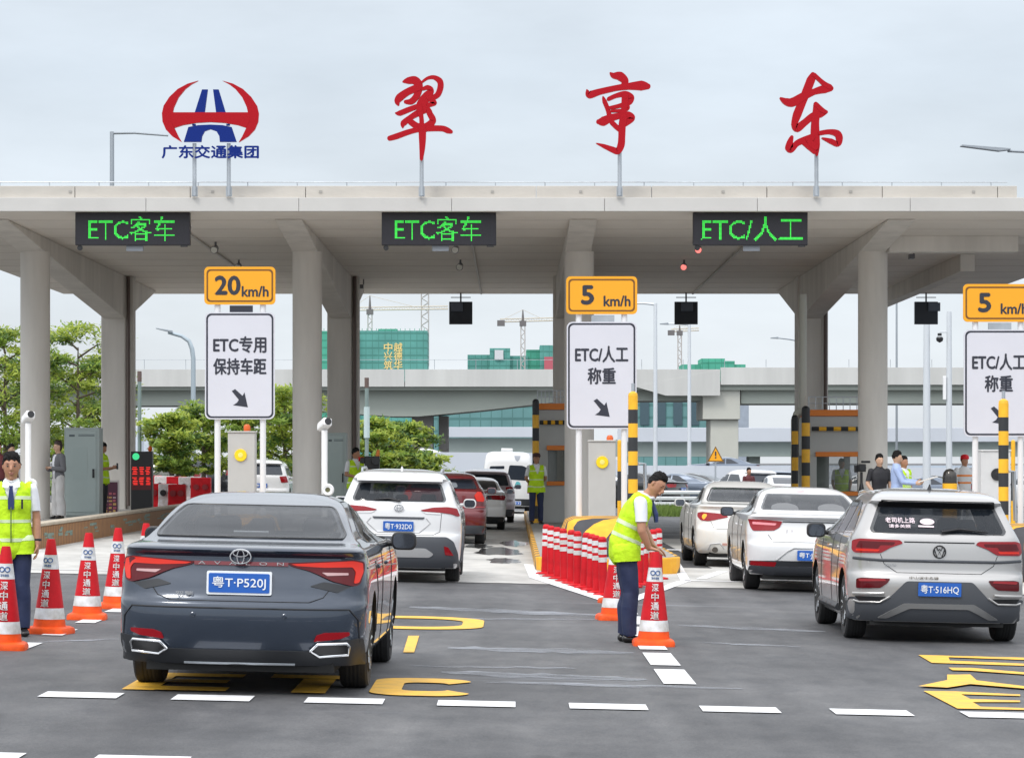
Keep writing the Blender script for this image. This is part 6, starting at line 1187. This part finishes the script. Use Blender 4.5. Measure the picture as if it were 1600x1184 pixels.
def stander(label, h, skin, vox=.013, sex='m', arms='down', turn=0, group=None, top='shirt', look=None, stance=.0, legs=None):
    """an upright figure facing -Y, scaled to height h; returns the Fig before growing"""
    k = h/1.74; g = Fig(label, vox, skin, group); S = lambda *p: Vector(p)*k; sh = .185 if sex == 'm' else .165; hip = .092
    for e in (-1, 1):
        hp, kn, an = S(e*hip, 0, .90), S(e*(hip+.012+stance*.4), -.012, .49), S(e*(hip+.02+stance), .02, .085)
        g.seg('leg', [(hp, .086*k, .092*k, UPV), (S(e*(hip+.008), -.004, .72), .080*k, .084*k, UPV), (kn, .056*k, .058*k, UPV), (S(e*(hip+.018+stance*.7), .012, .36), .056*k, .060*k, UPV), (an, .038*k, .042*k, UPV)])
        g.seg('shoe', [(an+S(0, .035, -.045), .038*k, .036*k, UPV), (an+S(e*.01, -.05, -.048), .044*k, .034*k, UPV), (an+S(e*.02, -.135, -.058), .042*k, .024*k, UPV)])
    g.seg('torso', [(S(0, .0, .88), .150*k, .108*k, UPV), (S(0, 0, .98), .158*k, .112*k, UPV), (S(0, -.005, 1.10), (.150 if sex == 'm' else .128)*k, .105*k, UPV), (S(0, -.008, 1.25), (.172 if sex == 'm' else .15)*k, .118*k, UPV), (S(0, .0, 1.37), (.178 if sex == 'm' else .155)*k, .108*k, UPV), (S(0, .01, 1.44), .125*k, .075*k, UPV), (S(0, .015, 1.475), .07*k, .06*k, UPV)])
    g.seg('neck', [(S(0, .015, 1.46), .056*k, .058*k, UPV), (S(0, -.002, 1.56), .050*k, .054*k, UPV)])
    g.k = k; g.S = S; g.sh = sh
    g.head(S(0, -.015, 1.635), fwd=look or (0, -1, 0), k=k*(1.05)); return g
def arm(g, e, el, wr, hd=None, pn=None, th=None, curl=.5, r=1.0, sleeve='uarm'):
    k = g.k; a = g.S(e*g.sh, .008, 1.405); g.limb(sleeve, a, el, .054*k*r, .043*k*r); g.limb('farm', el, wr, .042*k*r, .029*k*r, bulge=.08); d = (Vector(wr)-Vector(el)).normalized(); g.hand(wr, hd or d, pn or (-e, 0, 0), th or (0, -1, 0), curl, k)
def dress(g, shirt=SHIRT, trou=NAVYC, vest=True, sleeve=.75, long=False, feet=True, tie=False, front=(0, -1, 0)):
    g.grow(); k = g.k; zc = g.S(0, 0, 1)[2]
    g.shell('trousers', ['leg', 'torso'], trou, lambda v: .010+.016*max(0, min(1, (.75*k-v[2])/.6)), lambda v: v[2] < .985*k and v[2] > .062*k, wob=.004)
    g.shell('shirt', ['torso', 'uarm', 'neck']+(['farm'] if long else []), shirt, lambda v: .012, lambda v: v[2] > .93*k and v[2] < 1.515*k and not (not long and v[2] < 1.20*k and abs(v[0]) > .20*k), wob=.003)
    if vest:
        def vp(v):
            if v[2] < .785*k or abs(v[0]) > (.19 if v[2] > 1.02*k else .23)*k: return False
            if v[1] < .0: return v[2] < 1.47*k and not (v[2] > 1.25*k and abs(v[0]) < (v[2]-1.25*k)*.36)
            return v[2] < 1.46*k
        vo = lambda v: .026+.03*max(0, min(1, (1.2*k-v[2])/.4))
        V_ = g.shell('vest', ['torso', 'leg', 'neck', 'uarm'], LIME, vo, vp, wob=.008)
        for z0, z1 in ((.905, .945), (1.085, 1.125), (1.305, 1.345)): g.shell('reflective_band', ['torso', 'leg', 'neck', 'uarm'], REFL, lambda v: vo(v)+.004, lambda v, a=z0*k, b=z1*k: vp(v) and a < v[2] < b, wob=.008, parent=V_)
    if feet:
        for e in (-1, 1): g.shell('shoe', ['shoe'], SHOE, .004, lambda v: v[0]*e > 0)
    g.hair()
def put(g, px, d, z=None, rz=0):
    x = X(px, d); g.t.location = (x, d, gz(x) if z is None else z); g.t.rotation_euler = (0, 0, R(rz))
# standing officer at the left edge
g = stander('man in lime vest and navy tie facing us at the left edge among cones', 1.695, SKIN, .0065); S = g.S
g.q0 = None
arm(g, 1, S(.235, .02, 1.13), S(.245, -.035, .885), hd=(0, -.1, -1), pn=(-1, 0, 0), th=(0, -1, 0), curl=.55); arm(g, -1, S(-.235, .02, 1.13), S(-.245, -.035, .885), hd=(0, -.1, -1), pn=(1, 0, 0), th=(0, -1, 0), curl=.55)
dress(g); g.face()
b = MB(); b.rings([[g.S(x*w_, -.145-y, z) for x, y in ((-1, 0), (1, 0), (1, .012), (-1, .012))] for z, w_, in ((1.445, .020), (1.425, .016), (1.30, .030), (1.22, .028))]); b.build('tie', TIE, g.t)
b = MB()
for e in (-1, 1): b.add([g.S(e*.012, -.118, 1.472), g.S(e*.075, -.10, 1.50), g.S(e*.085, -.125, 1.435), g.S(e*.03, -.150, 1.425)], [(0, 1, 2, 3)])
b.build('collar', SHIRT, g.t); b = MB(); w0 = g.S(.2455, -.018, .925); b.lathe([(.036, -.012), (.040, -.008), (.040, .008), (.036, .012)], 20, w0); b.build('watch', BLACK, g.t, smooth=40)
b = MB(); b.tube([g.S(0, -.158, 1.24), g.S(0, -.178, 1.05), g.S(0, -.172, .90)], .006, 6); b.build('zip', mat('zip_dark', (.10, .16, .02), .5), g.t)
b = MB(); b.box(g.S(.105, -.172, 1.27), (.018, .02, .09)); b.build('pen', BLACK, g.t, bevel=.003)
put(g, 18, 27.6, rz=8)
# man bending over the cone: built facing +X
g = Fig('man in a lime vest and navy trousers bending over a lettered cone', .0065, SKIN); k = 1.0; g.k = k
SV = (0, 1, 0); V3 = Vector
for e, fx, kx in ((-1, .02, .06), (1, -.055, .0)):
    y = e*.095; hp, kn, an = V3((-.06, y, .90)), V3((-.02+kx*.3, y, .49)), V3((-.03+fx*.5, y*1.05, .085))
    g.seg('leg', [(hp, .086, .095, SV), (hp.lerp(kn, .45), .080, .086, SV), (kn, .058, .060, SV), (kn.lerp(an, .35)+V3((-.015, 0, 0)), .056, .062, SV), (an, .038, .042, SV)])
    g.seg('shoe', [(an+V3((-.035, 0, -.045)), .038, .036, SV), (an+V3((.05, 0, -.048)), .043, .034, SV), (an+V3((.135, e*.01, -.058)), .040, .024, SV)])
tp = [((-.065, 0, .88), .150, .112), ((-.06, 0, .97), .158, .120), ((-.025, 0, 1.09), .152, .115), ((.03, 0, 1.22), .170, .122), ((.085, 0, 1.325), .178, .112), ((.12, 0, 1.385), .130, .085), ((.14, 0, 1.415), .07, .062)]
g.seg('torso', [(p, a, b, SV) for p, a, b in tp]); g.seg('neck', [((.13, 0, 1.40), .056, .060, SV), ((.205, -.01, 1.475), .050, .054, SV)])
g.head((.255, -.02, 1.535), fwd=(.72, -.52, -.46), up=(.5, 0, .86), k=.99)
sh = {e: V3((.085, e*.185, 1.36)) for e in (-1, 1)}
el, wr = V3((.095, -.24, 1.09)), V3((.165, -.20, .925)); g.limb('uarm', sh[-1], el, .055, .044); g.limb('farm', el, wr, .043, .029, bulge=.08); g.hand(wr, (.93, .1, -.25), (0, .2, -1), (.1, 1, 0), .6, 1.0)
el, wr = V3((.14, .225, 1.10)), V3((.215, .10, .945)); g.limb('uarm', sh[1], el, .055, .044); g.limb('farm', el, wr, .043, .029, bulge=.08); g.hand(wr, (.85, -.2, -.5), (0, -.2, -1), (.1, -1, 0), .6, 1.0)
g.grow(); ax = lambda v: v[2]*.9+v[0]*.43          # height measured along the leaning back
g.shell('trousers', ['leg', 'torso'], NAVYC, lambda v: .010+.018*max(0, min(1, (.75-v[2])/.6)), lambda v: v[2] < .97 and v[2] > .062, wob=.005)
g.shell('shirt', ['torso', 'uarm', 'neck'], SHIRT, .012, lambda v: v[2] > .9 and not (abs(v[1]) > .15 and v[2] < 1.175) and ax(v) < 1.365, wob=.004)
vp = lambda v: v[2] > .79 and abs(v[1]) < (.178 if v[2] > 1.02 else .22) and ax(v) < 1.345 and not (v[0] > .17 and abs(v[1]) < .06 and v[2] > 1.2); vo = lambda v: .026+.022*max(0, min(1, (1.2-v[2])/.35))
V_ = g.shell('vest', ['torso', 'leg', 'neck', 'uarm'], LIME, vo, vp, wob=.006)
for a, b_ in ((.875, .915), (1.0, 1.045)): g.shell('reflective_band', ['torso', 'leg', 'neck', 'uarm'], REFL, lambda v: vo(v)+.004, lambda v, a=a, b_=b_: vp(v) and a < ax(v) < b_, wob=.006, parent=V_)
for e in (-1, 1): g.shell('shoe', ['shoe'], SHOE, .004, lambda v: v[1]*e > 0)
g.hair(front=.058); g.face(False); b = MB(); b.tube([(.205, -.02, 1.375), (.24, -.02, 1.25), (.245, -.02, 1.17)], [.016, .026, .02], 6); b.build('tie', TIE, g.t)
b = MB(); b.tube([(.155, -.08, 1.40), (.215, -.055, 1.41), (.225, 0, 1.385), (.215, .055, 1.41)], .016, 8); b.build('collar', SHIRT, g.t, smooth=60)
put(g, 986, 28.75); 
# guard by the middle booth
g = stander('guard in a lime vest and cap with hands behind the back, beside the middle booth', 1.72, SKIN, .013, look=(-.4, -1, -.1)); S = g.S
for e in (-1, 1): arm(g, e, S(e*.25, .06, 1.14), S(e*.12, .17, .98), curl=.6)
dress(g); b = MB(); c = g.hc; b.lathe([(.10, .045), (.105, .07), (.09, .12), (.05, .14), (.005, .145)], 18, c); b.box(c+Vector((0, -.12, .055)), (.15, .10, .012)); b.build('cap', mat('cap_brown', (.06, .022, .02), .7), g.t, smooth=50); put(g, 838, 72.6, Z3, 12)
# woman in grey blazer
g = stander('woman in a grey blazer and pale wide trousers facing left beside the leftmost column', 1.74, SKIN2, .011, 'f'); S = g.S
arm(g, 1, S(.215, .03, 1.12), S(.10, -.19, 1.14), hd=(-.8, -.3, .3), pn=(0, 0, -1), th=(-.3, -1, 0)); arm(g, -1, S(-.215, .03, 1.12), S(-.12, -.20, 1.12), hd=(.5, -.4, .5), pn=(0, 0, -1), th=(.3, -1, 0))
g.grow(); kk = g.k; g.shell('trousers', ['leg', 'torso'], PALEC, lambda v: .012+.05*max(0, min(1, (.85*kk-v[2])/.7)), lambda v: .05*kk < v[2] < 1.02*kk, wob=.006); g.shell('blouse', ['torso'], SHIRT, .012, lambda v: v[2] > .97*kk and v[2] < 1.45*kk and v[1] < .03 and abs(v[0]) < .08)
g.shell('blazer', ['torso', 'uarm', 'farm'], GREYC, .02, lambda v: v[2] > .90*kk and v[2] < 1.47*kk and not (v[1] < 0 and abs(v[0]) < .055 and v[2] < 1.46*kk), wob=.005); g.hair(mat('hair_brown', (.03, .015, .01), .5, bump=.5, bs=80), .03, .045, -.03, .16); [g.shell('shoe', ['shoe'], SHOE, .004, lambda v, e=e: v[0]*e > 0) for e in (-1, 1)]
put(g, 91, 66.5, ZL, -55)
# person with a phone behind the cabinet; person behind the first column; camera operator; journalists
g = stander('person in a lime vest looking at a phone, half hidden behind the tall left cabinet', 1.72, SKIN, .014, look=(0, -1, -.35)); S = g.S
for e in (-1, 1): arm(g, e, S(e*.235, -.02, 1.13), S(e*.07, -.27, 1.16), hd=(-e*.4, -.9, .2), pn=(0, 0, 1), th=(0, 0, 1), curl=.9)
dress(g, shirt=LIME, trou=BLKC); b = MB(); b.box(S(0, -.385, 1.20), (.075, .02, .15)); b.build('phone', BLACK, g.t, bevel=.006); put(g, 160, 69.7, ZL, 75)
g = stander('dark haired person in a white top behind the standing man, left of the leftmost column', 1.70, SKIN2, .014, 'f'); S = g.S
for e in (-1, 1): arm(g, e, S(e*.23, .02, 1.13), S(e*.235, -.03, .9))
dress(g, trou=BLKC, vest=False); put(g, 17, 71.0, ZL, 60)
g = stander('person in dark clothes beside the standing man, cut by the left edge', 1.70, SKIN, .014); S = g.S
for e in (-1, 1): arm(g, e, S(e*.23, .02, 1.13), S(e*.235, -.03, .9))
dress(g, shirt=mat('shirt_maroon', (.09, .012, .015), .7), trou=BLKC, vest=False); put(g, -4, 62.5, ZL, 20)
g = stander('person in a lime vest holding a dark video camera beside the second column', 1.72, SKIN, .013, look=(.75, -.6, -.1)); S = g.S
arm(g, 1, S(.27, -.08, 1.20), S(.30, -.30, 1.30), hd=(.2, -1, .2), pn=(0, 0, 1), th=(-1, 0, 0), curl=.9); arm(g, -1, S(-.245, .01, 1.13), S(-.10, -.24, 1.08), curl=.7); dress(g); put(g, 556, 69, Z2, 25)
x = X(582, 68.5); t = thing('video_camera', 'dark video camera held by the person beside the second column', 'camera', (x, 68.4, Z2+1.28)); b = MB(); b.box((0, 0, .12), (.34, .3, .3)); b.box((-.22, -.02, .17), (.12, .18, .14)); b.build('camera_body', BLACK, t, bevel=.02); b = MB(); b.tube([(.06, -.14, .16), (.10, -.38, .17)], [.085, .10], 16); b.build('lens', BLACK, t, smooth=50); b = MB(); b.tube([(-.32, 0, .2), (-.2, 0, .2)], .055, 10); b.build('red_grip', RED, t); b = MB(); b.tube([(.12, .02, .27), (.14, .02, .42)], [.05, .035], 10); b.build('microphone', ORANGE, t, smooth=50)
g = stander('person in a black polo shirt beside the tripod, left of the person in light blue', 1.74, SKIN2, .013, look=(.1, -1, 0)); S = g.S
arm(g, 1, S(.24, .02, 1.14), S(.25, -.04, .9)); arm(g, -1, S(-.26, .02, 1.15), S(-.17, -.12, .94)); dress(g, BLKC, BLKC, False); put(g, 1374, 61, Z4, 18)
g = stander('person in a light blue shirt seen from the side, reaching right with papers', 1.80, SKIN2, .012, look=(0, -1, -.1)); S = g.S
arm(g, 1, S(.22, -.16, 1.17), S(.17, -.40, 1.15), curl=.9, hd=(0, -1, 0), pn=(-1, 0, 0), th=(0, 0, 1)); arm(g, -1, S(-.22, -.12, 1.15), S(-.15, -.36, 1.12), curl=.9, hd=(0, -1, 0), pn=(1, 0, 0), th=(0, 0, 1))
dress(g, BLUEC, NAVYC, False, long=True); put(g, 1401, 60.2, Z4, 82)
t = thing('papers', 'pale sheaf of papers held out by the person in light blue', 'papers', (X(1401, 60.2)+.40, 60.1, Z4+1.18)); b = MB(); M = Matrix.Rotation(R(-16), 4, 'Y'); b.box((.22, 0, .0), (.42, .26, .02), M=M); b.build('sheaf', mat('paper_pale', (.6, .58, .55), .7), t, bevel=.004)
g = stander('person in a lime vest just behind the person in light blue', 1.70, SKIN, .014); S = g.S
for e in (-1, 1): arm(g, e, S(e*.23, .02, 1.13), S(e*.235, -.03, .9))
dress(g); put(g, 1412, 62.5, Z4, 40)
t = thing('camera_tripod', 'black video camera on a tripod in front of the glazed booth', 'tripod', (X(1346, 64), 64, Z4)); b = MB()
for a in (20, 140, 260): b.tube([(0, 0, 1.18), (.30*math.cos(R(a)), .30*math.sin(R(a)), 0)], [.022, .014], 6)
b.build('leg_set', BLACK, t); b = MB(); b.tube([(0, 0, 1.15), (0, 0, 1.38)], .03, 8); b.build('centre_post', BLACK, t); b = MB(); b.box((0, 0, 1.47), (.16, .34, .17)); b.box((.1, .06, 1.6), (.2, .06, .05)); b.box((-.11, .05, 1.45), (.08, .12, .16)); b.build('camera_body', BLACK, t, bevel=.015); b = MB(); b.tube([(0, -.16, 1.47), (0, -.30, 1.47)], [.055, .07], 12); b.build('lens', BLACK, t)
ORW = mat('work_white', (.62, .62, .62), .7); g = stander('worker in white overalls with orange bands and a red cap behind the dome bollard', 1.74, SKIN, .014, look=(.5, -1, 0)); S = g.S
for e in (-1, 1): arm(g, e, S(e*.24, .0, 1.13), S(e*.2, -.14, .93))
dress(g, ORW, ORW, False, long=True); [g.shell('orange_band', ['torso', 'uarm'], ORANGE, .017, lambda v, a=a: a < v[2] < a+.05) for a in (1.08, 1.25)]; b = MB(); b.lathe([(.10, .03), (.105, .06), (.09, .12), (.05, .14), (.005, .145)], 18, g.hc); b.build('cap', RED, g.t, smooth=50); put(g, 1507, 70, Z4, 10)
g = stander('attendant in a yellow vest seen through the glazed booth window', 1.66, SKIN, .015); S = g.S
for e in (-1, 1): arm(g, e, S(e*.24, .0, 1.13), S(e*.2, -.14, .93))
dress(g, SHIRT, BLKC); put(g, 1315, 74.6, Z4, 0)
t = thing('road_worker', 'person in a dark red top standing among the parked cars beyond the cream sedan', 'person', (X(1170, 105), 105, gz(8)), 0); bpy.data.objects.remove(t)
g = stander('person in a dark red top standing among the parked cars beyond the white sedans', 1.70, SKIN, .016); S = g.S
for e in (-1, 1): arm(g, e, S(e*.24, .0, 1.13), S(e*.2, -.14, .93))
dress(g, MATS['shirt_maroon'], BLKC, False); put(g, 1170, 104, None, 30)
